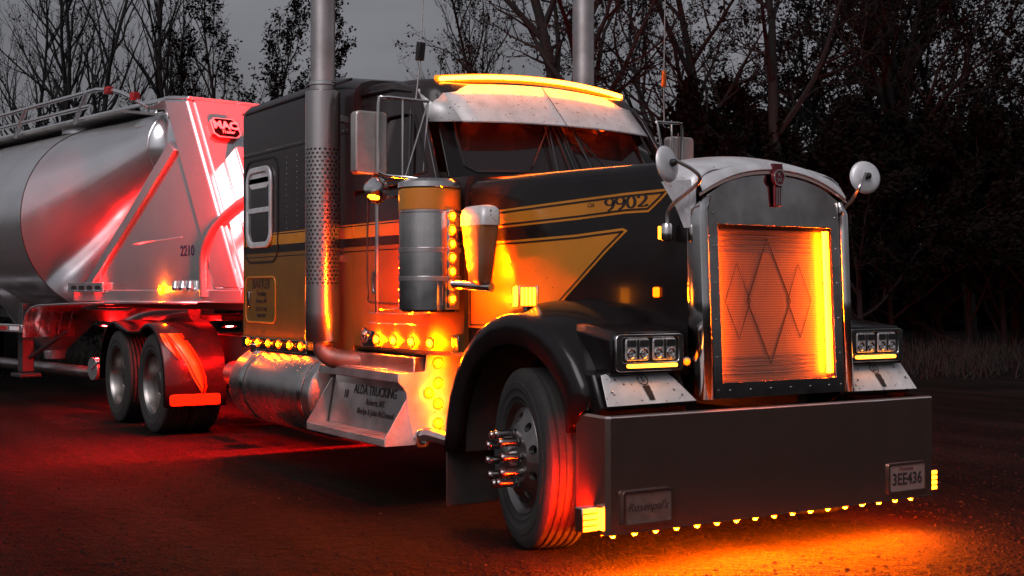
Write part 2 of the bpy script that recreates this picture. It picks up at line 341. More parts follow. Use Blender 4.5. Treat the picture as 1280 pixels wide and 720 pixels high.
for s in SIDES:                          # square cube lamps at the bumper ends
    b = MB(); b.box((0, 0, 0), (.07, .10, .125)); o = part('lamp_housing', b, 'chrome', bumper, .006); o.location = (-.10, s*1.285, .297)
    b = MB()
    for k in range(4): b.box((.038, 0, -.0465+.031*k), (.008, .088, .019))
    o = part('lamp_lens', b, 'amber_soft', bumper, .003); o.location = (-.10, s*1.285, .297)
    b = MB(); b.box((.0355, 0, 0), (.004, .092, .118)); o = part('lens_back', b, 'amber_glow', bumper); o.location = (-.10, s*1.285, .297)
    b = MB(); b.box((-.039, 0, 0), (.006, .08, .10)); o = part('lamp_lens', b, 'red_tyre', bumper, .003); o.location = (-.10, s*1.285, .297)
    b = MB(); b.box((0, 0, 0), (.05, .008, .11)); o = part('lamp_lens', b, 'amber_soft', bumper, .003); o.location = (-.045, s*1.232, .297)

# ---- grille
GX = lambda z: -.03-.05*(z-.96)          # front plane of the grille, leaning back a little
SD = -.078
def gp(y, z, t=0): return (GX(z)+t, y, z)
grille = TR_G = None
b = MB(); N_ = 16
def crown_z(y): return 2.125-.15*abs(y/.5)**2.2
outer = [(-.50, .875), (.50, .875)]+[(y, crown_z(y)) for y in [.5-.1*i for i in range(11)]]
inner = [(-.43, .96), (.43, .96)]+[(y, 1.82) for y in [.43-.086*i for i in range(11)]]
b.ring(outer, inner, lambda a, c, t: gp(a, c, -.085+t), .085)
grille = part('grille', b, 'gsteel', TR, .002)
for s in SIDES:
    b = MB(); secs = []
    for z in (.875, 1.4, 1.80, 1.90, 1.97):
        w = .0 if z < 1.9 else (z-1.9)*.5
        secs.append([(GX(z)-.24, s*(.565-w), z), (GX(z)-.03, s*(.57-w), z), (GX(z)+.006, s*(.562-w), z), (GX(z)+.018, s*(.54-w), z), (GX(z)+.018, s*(.52-w), z), (GX(z)+.004, s*(.498), z)])
    b.loft(secs); part('grille_column', b, 'chrome', grille, solid=.004)
# screen, recessed, with the light strips on the inner side walls of the opening
b = MB(); sc_ = [gp(-.43, .96, SD), gp(.43, .96, SD), gp(.43, 1.82, SD), gp(-.43, 1.82, SD)]
b.add(sc_, [(0, 1, 2, 3)])
me = b.mesh('grille_screen', 'screen'); uvl = me.uv_layers.new(name='UVMap')
for lp, uvc in zip(me.loops, range(4)):
    p = me.vertices[lp.vertex_index].co; uvl.data[uvc].uv = ((p.y+.43)/.86, (p.z-.96)/.86)
link('grille_screen', me, grille)
def wire(pts, nm='diamond_trim', m='dark', r=.0032):
    b = MB(); cy_, cz_ = sum(p[0] for p in pts)/4, sum(p[1] for p in pts)/4; b.ring(pts, [(cy_+(y-cy_)*.94, cz_+(z-cz_)*.96) for y, z in pts], lambda a, c, t: gp(a, c, SD+.0005+t), .0006); part(nm, b, m, grille)
for cy0, dy, zc, dz in ((-.235, .095, 1.40, .215), (.235, .095, 1.40, .215)): wire([(cy0-dy, zc), (cy0, zc+dz), (cy0+dy, zc), (cy0, zc-dz)])
wire([(-.17, 1.40), (0, 1.76), (.17, 1.40), (0, 1.04)])
for k in range(5):
    for z0 in (1.79, 1.0):
        b = MB(); b.tube([gp(-.40, z0-.028*k if z0 > 1.5 else z0+.022*k, SD+.001), gp(.34, z0-.028*k if z0 > 1.5 else z0+.022*k, SD+.001)], .002, 5); part('screen_rib', b, 'bumper', grille)  # thin horizontal ribs near the top and bottom of the screen
M['amber_strip'] = mat('amber_light_strip', (.9, .3, .02), .3, emit=(1, .10, .0005), es=430)
for s in SIDES:
    b = MB(); b.tube([gp(s*.416, .985, -.048), gp(s*.416, 1.40, -.048), gp(s*.416, 1.80, -.048)], .008, 8); part('light_strip', b, 'amber_strip', grille)
    b = MB(); b.box((GX(1.39)-.045, s*.4285, 1.39), (.03, .003, .84), Matrix.Rotation(R(-2.8), 3, 'Y')); part('strip_backing', b, 'chrome', grille)
for s in SIDES:
    for z in (.92, 1.1, 1.3, 1.5, 1.7, 1.88):
        b = MB(); b.lathe([(.007, 0), (.006, .003), (.001, .0045)], gp(s*.465, z, 0), (1, 0, 0), 8); part('rivet', b, 'chrome', grille)
for i in range(6):
    b = MB(); b.lathe([(.007, 0), (.006, .003), (.001, .0045)], gp(-.38+.15*i, .918, 0), (1, 0, 0), 8); part('rivet', b, 'chrome', grille)
# crown bar over the screen
b = MB(); ys = [-.56+.08*i for i in range(15)]
b.loft([[(GX(2)+.0, y, crown_z(y*.88)-.020) for y in ys], [(GX(2)+.012, y, crown_z(y*.88)-.014) for y in ys], [(GX(2)+.008, y, crown_z(y*.88)+.002) for y in ys], [(GX(2)-.04, y, crown_z(y*.88)+.006) for y in ys]])
part('crown_bar', b, 'bumper', grille)
# radiator emblem: tab, oval with letters, ribbon stripes
b = MB(); b.box((0, 0, .10), (.02, .075, .05)); b.prism([(.046*math.cos(a*.2618), .05*math.sin(a*.2618)+.045) for a in range(24)], lambda a, c, t: (t, a, c), .022)
b.prism([(-.03, .0), (.03, .0), (.026, -.115), (-.026, -.115)], lambda a, c, t: (t, a, c), .014)
em = part('emblem', b, 'emblemred', grille, .003); em.location = (GX(2)+.014, .0, 2.045)
b = MB(); b.ring([(.042*math.cos(a*.2618), .046*math.sin(a*.2618)) for a in range(24)], [(.036*math.cos(a*.2618), .040*math.sin(a*.2618)) for a in range(24)], lambda a, c, t: (t, a, c), .004)
for k in (-1, 0, 1): b.box((-.005, k*.016, -.105), (.006, .006, .10))
o = part('emblem_trim', b, 'chrome', grille); o.location = (GX(2)+.036, 0, 2.09)
text('emblem_letter', 'K', .036, YZ((GX(2)+.0375, 0, 2.106)), 'chrome', grille, .001); text('emblem_letter', 'W', .036, YZ((GX(2)+.0375, 0, 2.075)), 'chrome', grille, .001)
b = MB(); b.box((-.16, -.085, 2.150), (.10, .085, .035)); part('hood_latch', b, 'dark', grille, .006)

# ---- hood
def hw(x): return .565+(.90-.565)*max(0, min(1, (-x-.13)/1.82))
def htop(x): return 2.165+.06*min(1, max(0, (-x-.1)/.25))+.02*min(1, max(0, (-x-.35)/1.6))
def hood_sec(x, zlow=1.0, inset=0, zs=0):
    w = hw(x)+inset; zt = htop(x)+zs+inset; r = .10+.05*max(0, min(1, (x+.35)/.2)); zsd = zt-.045-r*.9; pts = [(x, -w, zlow), (x, -w, 1.5), (x, -w, zsd)]
    for i in range(1, 7):
        a = R(15*i); pts.append((x, -w+r*1.15*(1-math.cos(a)), zsd+r*.9*math.sin(a)))
    y0 = -w+r*1.15; z0 = pts[-1][2]
    for i in range(1, 5): t = i/5; pts.append((x, y0*(1-t), z0+(zt-z0)*(1-(1-t)**2)))
    pts.append((x, 0, zt)); return pts+[(p[0], -p[1], p[2]) for p in pts[-2::-1]]
b = MB(); b.loft([hood_sec(x) for x in (-.15, -.4, -.7, -1.0, -1.3, -1.6, -1.96)], caps=True)
hood = part('hood', b, 'black', TR, angle=50)
def hs(x, z, off=.003): return (x, -(hw(x)+off), z)
def hood_patch(name, poly, m, off=.002, side=-1):      # flat paint shapes lying on the hood side
    b = MB(); cx = sum(p[0] for p in poly)/len(poly)
    b.prism(poly, lambda a, c, t: (a, side*(hw(a)+off+t), c), .0012); return part(name, b, m, hood)
def inset_poly(poly, d):
    n = len(poly); out = []; area = sum(poly[i][0]*poly[(i+1) % n][1]-poly[(i+1) % n][0]*poly[i][1] for i in range(n)); sg = 1 if area > 0 else -1
    for i in range(n):
        p0, p1, p2 = (Vector(poly[j % n]) for j in (i-1, i, i+1)); a = (p1-p0).normalized(); c = (p2-p1).normalized()
        n1 = Vector((-a.y, a.x))*sg; n2 = Vector((-c.y, c.x))*sg; k = (n1+n2).normalized(); out.append(tuple(p1+k*d/max(.25, k.dot(n1))))
    return out
up_ = [(-1.95, 1.955), (-1.64, 1.969), (-.96, 2.0), (-.6, 2.015), (-.262, 2.022), (-.34, 1.96), (-.43, 1.897), (-.6, 1.897), (-.96, 1.878), (-1.64, 1.853), (-1.95, 1.843)]
lo_ = [(-1.95, 1.768), (-1.5, 1.774), (-1.0, 1.790), (-.62, 1.815), (-.585, 1.80), (-.75, 1.68), (-1.10, 1.395), (-1.30, 1.22), (-1.95, 1.22)]
for s in SIDES:
    for k, poly in enumerate((up_, lo_)):
        hood_patch('gold_stripe', poly, 'gold', .002, s)
        q1 = inset_poly(poly, .014); q2 = inset_poly(poly, .025); b = MB(); b.ring(q1, q2, lambda a, c, t: (a, s*(hw(a)+.0045+t), c), .0008); part('pinstripe', b, 'darkline', hood)
# painted number 9902 in broad-nib figures
def nib(dx, dy): return .011+.014*abs(dy)**1.3
def fig9():
    P = [(.034*math.cos(R(a))*1.0, .026+.034*math.sin(R(a))) for a in range(0, 361, 20)]
    Q = [(.034, .03), (.034, .0), (.022, -.035), (.0, -.056), (-.015, -.062)]
    return [P, [tuple(v)[:2] for v in bez([(x, y, 0) for x, y in Q], 5)]]
def fig0(): return [[(.032*math.cos(R(a)), .058*math.sin(R(a))) for a in range(0, 361, 15)]]
def fig2():
    Q = [(-.03, .03), (-.025, .052), (.0, .060), (.028, .045), (.028, .015), (.005, -.02), (-.032, -.056)]
    return [[tuple(v)[:2] for v in bez([(x, y, 0) for x, y in Q], 5)], [(-.034, -.054), (.036, -.054)], [(.036, -.054), (.038, -.036)]]
for s in SIDES:
    for k, fg in enumerate((fig9(), fig9(), fig0(), fig2())):
        b = MB(); u0 = -.722+.082*k; z0 = 1.955+.003*k
        for st in fg: ribbon(b, st, (lambda dx, dy: .013) if (len(st) == 2 and k == 3 and st[0][1] == st[1][1]) else nib, lambda a, c, t: (u0+(a if s < 0 else -a)*.92, s*(hw(u0+(a if s < 0 else -a)*.92)+.0045+t), z0+c*.56), .001)
        part('number_figure', b, 'ink', hood)
    text('small_script', 'Cab', .035, axes((.9835, .181, 0) if s < 0 else (-.9835, .181, 0), (0, 0, 1), (.181, s*.9835, 0), (-.87, s*(hw(-.87)+.005), 1.958)), 'ink', hood, .0004, .3)
# bright crown over the hood front
b = MB()
def crown_sec(x, zl): return hood_sec(x, zl, .006)
secs = []
for x, cut in ((-.10, 9), (-.16, 4), (-.24, 3), (-.33, 3)):
    q = hood_sec(x if x < -.13 else -.13, 1.9, .008 if x < -.13 else -.004)
    zmin = {-.10: 1.93, -.16: 1.86, -.24: 1.97, -.33: 2.08}[x]
    secs.append([(x, p[1], max(p[2], zmin) if i in (0, 1, 2, len(q)-1, len(q)-2, len(q)-3) else p[2]) for i, p in enumerate(q)])
b.loft(secs); part('hood_crown', b, 'crown', hood, angle=60, solid=.004)
for s in SIDES:                         # side tab of the crown
    b = MB(); b.prism([(-.335, 2.06), (-.13, 2.06), (-.135, 1.80), (-.175, 1.80), (-.235, 1.92)], lambda a, c, t: (a, s*(hw(a)+.004+t), c), .004); part('crown_tab', b, 'crown', hood)

M['amber_bar'] = mat('amber_turn_bar', (.9, .3, .02), .3, emit=(1, .30, .02), es=7)
def hood_z(x, y):
    q = [(p[1], p[2]) for p in hood_sec(x, 1.0, .008)]
    for (a, za), (c, zc_) in zip(q, q[1:]):
        if a <= y <= c and c > a: return za+(zc_-za)*(y-a)/(c-a)
    return q[2][1]
b = MB(); ys = [-.545+.0545*i for i in range(21)]
b.loft([[(GX(2)+.004, y, crown_z(y*.9)+.002) for y in ys], [(GX(2)+.016, y, crown_z(y*.9)+.012) for y in ys], [(GX(2)+.010, y, crown_z(y*.9)+.030) for y in ys], [(GX(2)-.02, y, (crown_z(y*.9)+.03)*.5+hood_z(-.17, y*1.02)*.5+.004) for y in ys], [(-.17, y*1.02, hood_z(-.17, y*1.02)+.003) for y in ys]])
part('crown_lip', b, 'crown', hood, angle=60)
# ---- fenders with headlight pods
FO = [(-1.735, .47), (-1.71, .66), (-1.66, .83), (-1.58, .98), (-1.47, 1.12), (-1.33, 1.23), (-1.16, 1.305), (-.98, 1.34), (-.80, 1.335), (-.62, 1.29), (-.47, 1.21), (-.34, 1.09), (-.25, .97), (-.20, .84)]
FI = [(-1.60, .47), (-1.585, .62), (-1.545, .76), (-1.48, .88), (-1.39, .99), (-1.28, 1.07), (-1.14, 1.13), (-.98, 1.15), (-.83, 1.14), (-.69, 1.10), (-.57, 1.03), (-.475, .93), (-.42, .82), (-.40, .70)]
for s in SIDES:
    b = MB(); secs = []
    for i, ((xo, zo), (xi, zi)) in enumerate(zip(FO, FI)):
        t = i/(len(FO)-1); cxx, czz = -.9, .62; dx, dz = xo-cxx, zo-czz; l = math.hypot(dx, dz); nx, nz = dx/l, dz/l
        lift = .05*math.sin(math.pi*min(1, max(0, (t-.2)/.8)))
        f = max(0, (t-.62)/.38)
        sec = [(xi, s*1.13, zi), (xi, s*1.195, zi), (xi+nx*.012, s*1.208, zi+nz*.012), ((xo+xi)/2, s*1.222, (zo+zi)/2), (xo-nx*.03, s*1.215, zo-nz*.03), (xo-nx*.008, s*1.195, zo-nz*.008), (xo, s*1.165, zo),
               (xo+nx*.012, s*1.08, zo+nz*.012+lift*.3), (xo+nx*.015, s*.95, zo+nz*.015+lift*.7+f*.06), (xo+nx*.012, s*.80, zo+nz*.012+lift+f*.12), (xo, s*.60, zo+lift+f*.14)]
        secs.append(sec)
    b.loft(secs); fen = part('fender', b, 'black', TR, angle=50, solid=.006)
    b = MB(); b.prism([(-1.735, .49), (-1.61, .49), (-1.63, .13), (-1.735, .13)][0:4], lambda a, c, t: (-1.70+(a+1.735)*.12, s*(.84+t), c), .37); part('mud_flap', b, 'rubber', fen, .004)
    b = MB(); b.loft([[(x, s*1.13, z), (x, s*.55, z)] for x, z in FI]); part('inner_liner', b, 'frame', fen)
    # front apron filling between fender and bumper
    b = MB(); b.hexa([(-.40, s*1.17, .70), (-.40, s*.58, .70), (-.12, s*.58, .84), (-.12, s*1.17, .84), (-.40, s*1.17, 1.05), (-.40, s*.58, 1.05), (-.205, s*.58, 1.05), (-.215, s*1.165, 1.03)]); part('apron', b, 'black', fen, .02)
    # headlight pod
    b = MB(); pod = [(s*1.10, 1.018), (s*1.105, 1.20), (s*1.07, 1.243), (s*.66, 1.243), (s*.615, 1.22), (s*.615, 1.018)]
    b.loft([[(-.62, y*.97, z*.99+.05) for y, z in pod], [(-.40, y*.99, z+.035) for y, z in pod], [(-.145, y, z) for y, z in pod], [(-.135, y*.992, z*.998) for y, z in pod]], True, True)
    part('headlight_pod', b, 'black', fen, .01, angle=30)
    hl = MB(); rx = lambda a, c, t: (-.135+t, s*a, c)
    hl.ring(rrect(.632, 1.034, 1.086, 1.230, .03), rrect(.668, 1.082, 1.045, 1.212, .015), rx, .022); hl = part('headlight', hl, 'chrome', TR, .004)
    b = MB(); b.prism(rrect(.66, 1.05, 1.05, 1.215, .02), rx, .008); part('lamp_bowl', b, 'dark', hl)
    for yc in (.765, .945):
        b = MB(); b.prism(rrect(yc-.078, 1.090, yc+.078, 1.208, .015), lambda a, c, t: (-.125+t, s*a, c), .012); part('lamp', b, 'lampglass', hl, .005)
        b = MB()
        for dy in (-.042, .042):
            b.prism(rrect(yc+dy-.030, 1.165, yc+dy+.030, 1.198, .006), lambda a, c, t: (-.113+t, s*a, c), .003)
            b.lathe([(.03, 0), (.024, .004), (.012, -.003), (.004, .002)], (-.112, s*(yc+dy), 1.13), (1, 0, 0), 12)
        b.box((-.111, s*yc, 1.15), (.004, .016, .10)); part('lamp_reflector', b, 'chrome', hl)
    b = MB(); b.tube([(-.105, s*.69, 1.063), (-.105, s*1.005, 1.063)], .010, 8); part('turn_bar', b, 'amber_bar', hl)
    # stainless panel under the headlight
    pc = {'tl': (-.185, 1.10, 1.022), 'tr': (-.185, .70, 1.022), 'br': (-.075, .575, .868), 'bl': (-.075, 1.168, .862)}
    b = MB(); f8 = [pc['bl'], pc['br'], (-.16, .66, .985), pc['tr'], (-.178, .74, 1.014), (-.174, 1.06, 1.008), (-.183, 1.10, 1.022), (-.178, 1.135, 1.016)]
    b.add([(x, s*y, z) for x, y, z in f8]+[(x-.006, s*y, z) for x, y, z in f8], [tuple(range(8)), tuple(range(8, 16))[::-1]]+[(i, (i+1) % 8, 8+(i+1) % 8, 8+i) for i in range(8)])
    fp = part('fender_panel', b, 'white', fen, .002)
    ex = Vector((.11, 0, -.155)).normalized(); nrm = Vector((.155, 0, .11)).normalized()
    def fpp(a, c, t): return Vector((-.130, s*.88, .945))+Vector((0, 1, 0))*a-ex*c+nrm*(t+.004)
    b = MB(); b.ring([(.034*math.cos(a*.2618), .05+.034*math.sin(a*.2618)) for a in range(24)], [(.029*math.cos(a*.2618), .05+.029*math.sin(a*.2618)) for a in range(24)], fpp, .001)
    for k in (-1, 0, 1): b.prism([(k*.013-.004+.006, .016), (k*.013+.004+.006, .016), (k*.012+.004+.012, -.07), (k*.012-.004+.012, -.07)], fpp, .001)
    b.prism([(-.02, .01), (.028, .01), (.03, -.075), (-.006, -.075)], fpp, .0004); part('panel_emblem', b, 'ink', fen)
    up = -ex; rt = Vector((0, 1, 0))
    text('panel_letter', 'K', .03, axes(rt, up, nrm, fpp(0, .062, .001)), 'ink', fen, .0004); text('panel_letter', 'W', .03, axes(rt, up, nrm, fpp(0, .038, .001)), 'ink', fen, .0004)
    for yy, zz in ((.70, .93), (1.11, .93), (1.06, .99), (.66, .90)):
        b = MB(); q = fpp(s*yy-s*.88, (zz-.945)/.155*.19, 0); b.lathe([(.008, 0), (.006, .003), (.001, .004)], q, nrm, 8); part('rivet', b, 'chrome', fen)
    # fender top cube light
    b = MB(); b.box((-.93, s*1.12, 1.425), (.05, .115, .12)); b.cyl((-.93, s*1.12, 1.33), (-.93, s*1.12, 1.37), .012)
    b.box((-.925, s*1.058, 1.425), (.062, .010, .124)); fl = part('fender_light', b, 'chrome', TR, .004)  # inner side plate added to block lens glow towards the hood
    b = MB()
    for k in range(4): b.box((-.902, s*1.12-.039+.026*k, 1.425), (.008, .016, .100))
    part('lens', b, 'amber_soft', fl, .003)
    b = MB(); b.box((-.9035, s*1.12, 1.425), (.004, .108, .112)); part('lens_back', b, 'amber_glow', fl)
    b = MB(); b.box((-.945, s*1.182, 1.425), (.03, .008, .11)); part('lens', b, 'amber_soft', fl, .003)
    # small amber lamp on hood side
    b = MB(); b.prism(rrect(-.025, -.028, .025, .028, .01), lambda a, c, t: (-.37+a, s*(hw(-.37)+.002+t), 1.45+c), .012); part('hood_side_light', b, 'amber_dim', hood, .004)
    # small round lamp beside grille
    lamp((-.13, s*.60, 1.075), (1, s*.4, 0), TR, lamp_mesh('grille_side_light', .014, 'amber_dim'), 'grille_side_light')
# ---- cab
BX = -3.42
b = MB()
def cab_half(x): return 1.03 if x < -2.30 else .93+(.10)*min(1, max(0, (-x-1.95)/.35))
secs = []
for x in (-1.955, -2.05, -2.15, -2.30, -2.7, BX):
    w = cab_half(x); zt = 2.20
    secs.append([(x, -w+.03, 1.03), (x, -w, 1.06), (x, -w, 1.8), (x, -w+.004, zt-.06), (x, -w+.03, zt), (x, -w+.12, zt+.012), (x, 0, zt+.035), (x, w-.12, zt+.012), (x, w-.03, zt), (x, w-.004, zt-.06), (x, w, 1.8), (x, w, 1.06), (x, w-.03, 1.03)])
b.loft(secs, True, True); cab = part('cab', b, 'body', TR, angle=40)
for s in SIDES:                          # greenhouse side with window opening
    def sd(a, c, t): return (a, s*(1.03-.10*(c-2.18)/.8+t-.02), c)
    outer = [(-2.13, 2.19), (-2.45, 2.19), (-2.8, 2.19), (-3.1, 2.19), (BX, 2.19), (BX, 2.5), (BX, 2.97), (-3.1, 2.96), (-2.85, 2.93), (-2.62, 2.86), (-2.50, 2.75), (-2.30, 2.46)]
    inner = [(-2.27, 2.25), (-2.50, 2.235), (-2.70, 2.235), (-2.95, 2.235), (-3.08, 2.25), (-3.11, 2.45), (-3.09, 2.65), (-3.00, 2.69), (-2.85, 2.69), (-2.66, 2.685), (-2.54, 2.66), (-2.40, 2.46)]
    b = MB(); b.ring(outer, inner, sd, .035); part('window_frame', b, 'body', cab, .008)
    b = MB(); b.prism(inner, lambda a, c, t: sd(a, c, .012+t), .004); part('side_window', b, 'glass', cab)
    b = MB(); b.tube([sd(a, c, .036) for a, c in inner], .010, 6, closed=True); part('window_gasket', b, 'dark', cab)
    b = MB(); b.tube([sd(-2.52, 2.24, .036), sd(-2.60, 2.67, .036)], .010, 6); part('vent_divider', b, 'dark', cab)
    # door cut line and handle
    dl = [(-2.22, 2.19), (-2.22, 1.50), (-2.30, 1.385), (-3.10, 1.375), (-3.16, 1.44), (-3.18, 1.6), (-3.18, 2.19)]
    b = MB(); b.tube(bez([(x, s*1.031, z) for x, z in dl], 4), .007, 5); part('door_seam', b, 'dark', cab)
    b = MB(); b.ring(rrect(-3.085, 1.435, -3.005, 1.60, .03), rrect(-3.068, 1.455, -3.022, 1.58, .02), lambda a, c, t: (a, s*(1.032+t), c), .012); dh = part('door_handle', b, 'chrome', cab, .003)
    b = MB(); b.prism(rrect(-3.07, 1.45, -3.02, 1.585, .02), lambda a, c, t: (a, s*(1.030+t), c), .004); b.box((-3.045, s*1.043, 1.52), (.022, .012, .10)); part('handle_paddle', b, 'dark', cab, .003)
    # sill under the door with rivets and four lights
    b = MB(); b.prism(rrect(-3.28, 1.055, -1.99, 1.17, .02), lambda a, c, t: (a, s*(cab_half(a)+.002+t), c), .012); part('sill_panel', b, 'chrome', cab, .003)
    for k in range(4): lamp((-2.995+k*.265, s*1.048, 1.113), (0, s, 0), cab, LAMPS, 'sill_light', (1.7, 1.1, 1))
    lamp((-3.20, s*1.046, 1.14), (0, s, 0), cab, lamp_mesh('sill_reflector', .03, 'chrome', .6), 'sill_reflector')
    for k in range(26):
        for zz in (1.23, 1.30):
            if k % 1 == 0:
                b = MB(); b.lathe([(.006, 0), (.004, .003), (.001, .004)], (0, 0, 0), (0, s, 0), 6)
                if k == 0 and zz == 1.23: rv = b.mesh('rivet', 'chrome')
                o = link('rivet', rv, cab); o.location = (-3.14+k*.036, s*1.031, zz)
# windshield: two flat panes in a frame
for s in SIDES:
    q = [Vector((-2.02, 0, 2.225)), Vector((-2.19, s*.92, 2.20)), Vector((-2.57, s*.84, 2.80)), Vector((-2.45, 0, 2.86))]
    def bl(a, c, t=0):
        p = (q[0]*(1-a)+q[1]*a)*(1-c)+(q[3]*(1-a)+q[2]*a)*c; n = (q[1]-q[0]).cross(q[3]-q[0]).normalized()
        if n.x < 0: n = -n
        return p+n*t
    outer = [(0, 0), (.25, 0), (.5, 0), (.8, 0), (1, 0), (1, .5), (1, 1), (.8, 1), (.5, 1), (.25, 1), (0, 1), (0, .5)]
    inner = [(.035, .07), (.25, .06), (.5, .06), (.78, .06), (.86, .13), (.875, .5), (.86, .82), (.78, .90), (.5, .91), (.25, .91), (.035, .90), (.03, .5)]
    b = MB(); b.ring(outer, inner, bl, .02); part('windshield_frame', b, 'black', cab, .004)
    b = MB(); b.prism(inner, lambda a, c, t: bl(a, c, .006+t), .005); part('windshield_pane', b, 'glass', cab)
    b = MB(); b.tube([bl(a, c, .021) for a, c in inner], .011, 6, closed=True); part('windshield_gasket', b, 'dark', cab)
    # wiper: arm and blade
    b = MB(); b.tube([bl(.16, .02, .05), bl(.10, .55, .06)], .006, 6); b.tube([bl(.34, .10, .045), bl(.10, .56, .05), bl(.06, .80, .045)], .007, 5); b.tube([bl(.17, .02, .05), bl(.13, .54, .06)], .004, 5); part('wiper', b, 'dark', cab)
# roof
b = MB(); secs = []
for x, ze, zc_, w in ((-2.44, 2.80, 2.84, .80), (-2.50, 2.88, 2.92, .86), (-2.60, 2.93, 2.975, .90), (-2.80, 2.955, 2.995, .93), (-3.1, 2.975, 3.02, .94), (BX, 2.99, 3.04, .95)):
    h = [(x, -w-.02, ze-.16), (x, -w, ze-.07), (x, -w+.04, ze-.02), (x, -w+.12, ze+.005), (x, -w*.5, (ze+zc_)/2+.01), (x, 0, zc_)]
    secs.append(h+[(p[0], -p[1], p[2]) for p in h[-2::-1]])
b.loft(secs, False, False); roof = part('cab_roof', b, 'body', TR, angle=60)
for s in SIDES: b = MB(); b.tube([(-2.62, s*.955, 2.83), (-2.9, s*.965, 2.885), (BX, s*.97, 2.91)], .012, 6); part('drip_rail', b, 'black', roof)
b = MB(); b.box(((BX+-2.5)/2, 0, 2.56), (.02, 1.8, .7)); b.v = [(x-.45, y, z) for x, y, z in b.v]; part('back_wall', b, 'interior', cab)
# interior seen through the glass: dash, wheel, seats
b = MB(); b.hexa([(-2.25, -.9, 2.1), (-2.25, .9, 2.1), (-2.6, .9, 2.1), (-2.6, -.9, 2.1), (-2.25, -.85, 2.255), (-2.25, .85, 2.255), (-2.55, .85, 2.28), (-2.55, -.85, 2.28)]); part('dashboard', b, 'interior', cab, .03)
b = MB(); b.tube([(-2.72+.08*math.sin(R(a)), .45+.22*math.cos(R(a)), 2.36+.2*math.sin(R(a))) for a in range(0, 360, 15)], .014, 6, closed=True); part('steering_wheel', b, 'dark', cab)
for y in (-.47, .47):
    b = MB(); b.box((-3.15, y, 2.42), (.16, .5, .62)); b.box((-3.15, y, 2.80), (.12, .28, .18)); part('seat', b, 'interior', cab, .05)
# ---- visor and roof lights
def vis(t, k):                           # t across -1..1, k: 0 bottom edge, 1 top edge
    c = 1-t*t
    bot = Vector((-2.235+.095*c, t*.785, 2.597+.012*c)); top = Vector((-2.535+.075*c, t*.80, 2.873+.045*c)); return bot*(1-k)+top*k
b = MB(); b.loft([[vis(-1+i/6, k) for i in range(13)] for k in (-.015, 0, .35, .7, 1)])
for s in SIDES: b.add([vis(s, 0), vis(s, 1), (-2.66, s*.955, 2.845), (-2.60, s*.985, 2.66), (-2.42, s*.93, 2.605)], [(0, 1, 2, 3, 4)])
visor = part('sun_visor', b, 'white', TR, solid=.006, angle=20)
b = MB(); b.tube([vis(0, 0)+Vector((.006, 0, 0)), vis(0, 1)+Vector((.006, 0, .004))], .003, 5); part('visor_seam', b, 'darkline', visor)
b = MB(); b.tube([vis(-1+i/6, 0) for i in range(13)], .006, 6); part('visor_lip', b, 'steel', visor)
b = MB(); b.tube([(-2.585+.075*(1-(i/6-1)**2), (-1+i/6)*.80, 2.925+.05*(1-(i/6-1)**2)) for i in range(13)], .030, 10); bar = part('roof_light_bar', b, 'amber_glow', TR)  # glowing housing stands in for the orange bloom round the lights
for i in range(13):
    t = -1+2*(i+.5)/13; c = 1-t*t
    b = MB(); b.prism(rrect(-.0615, -.014, .0615, .014, .010), lambda a, h, tt: (tt, a, h), .03); o = part('roof_light', b, 'amber_roof', bar, .006)
    o.location = (-2.572+.075*c, t*.785, 2.927+.05*c); o.rotation_euler = (-math.atan(.10*t/.785)*1.0, 0, math.atan(.15*t/.785))
for i in range(5):                       # small lamps under the visor
    t = -.72+.36*i; o = lamp(vis(t, .52)+Vector((-.055, 0, -.03)), (.1, 0, -1), visor, lamp_mesh('visor_light', .016, 'red_back'), 'visor_light', (2.2, 2.2, 1))
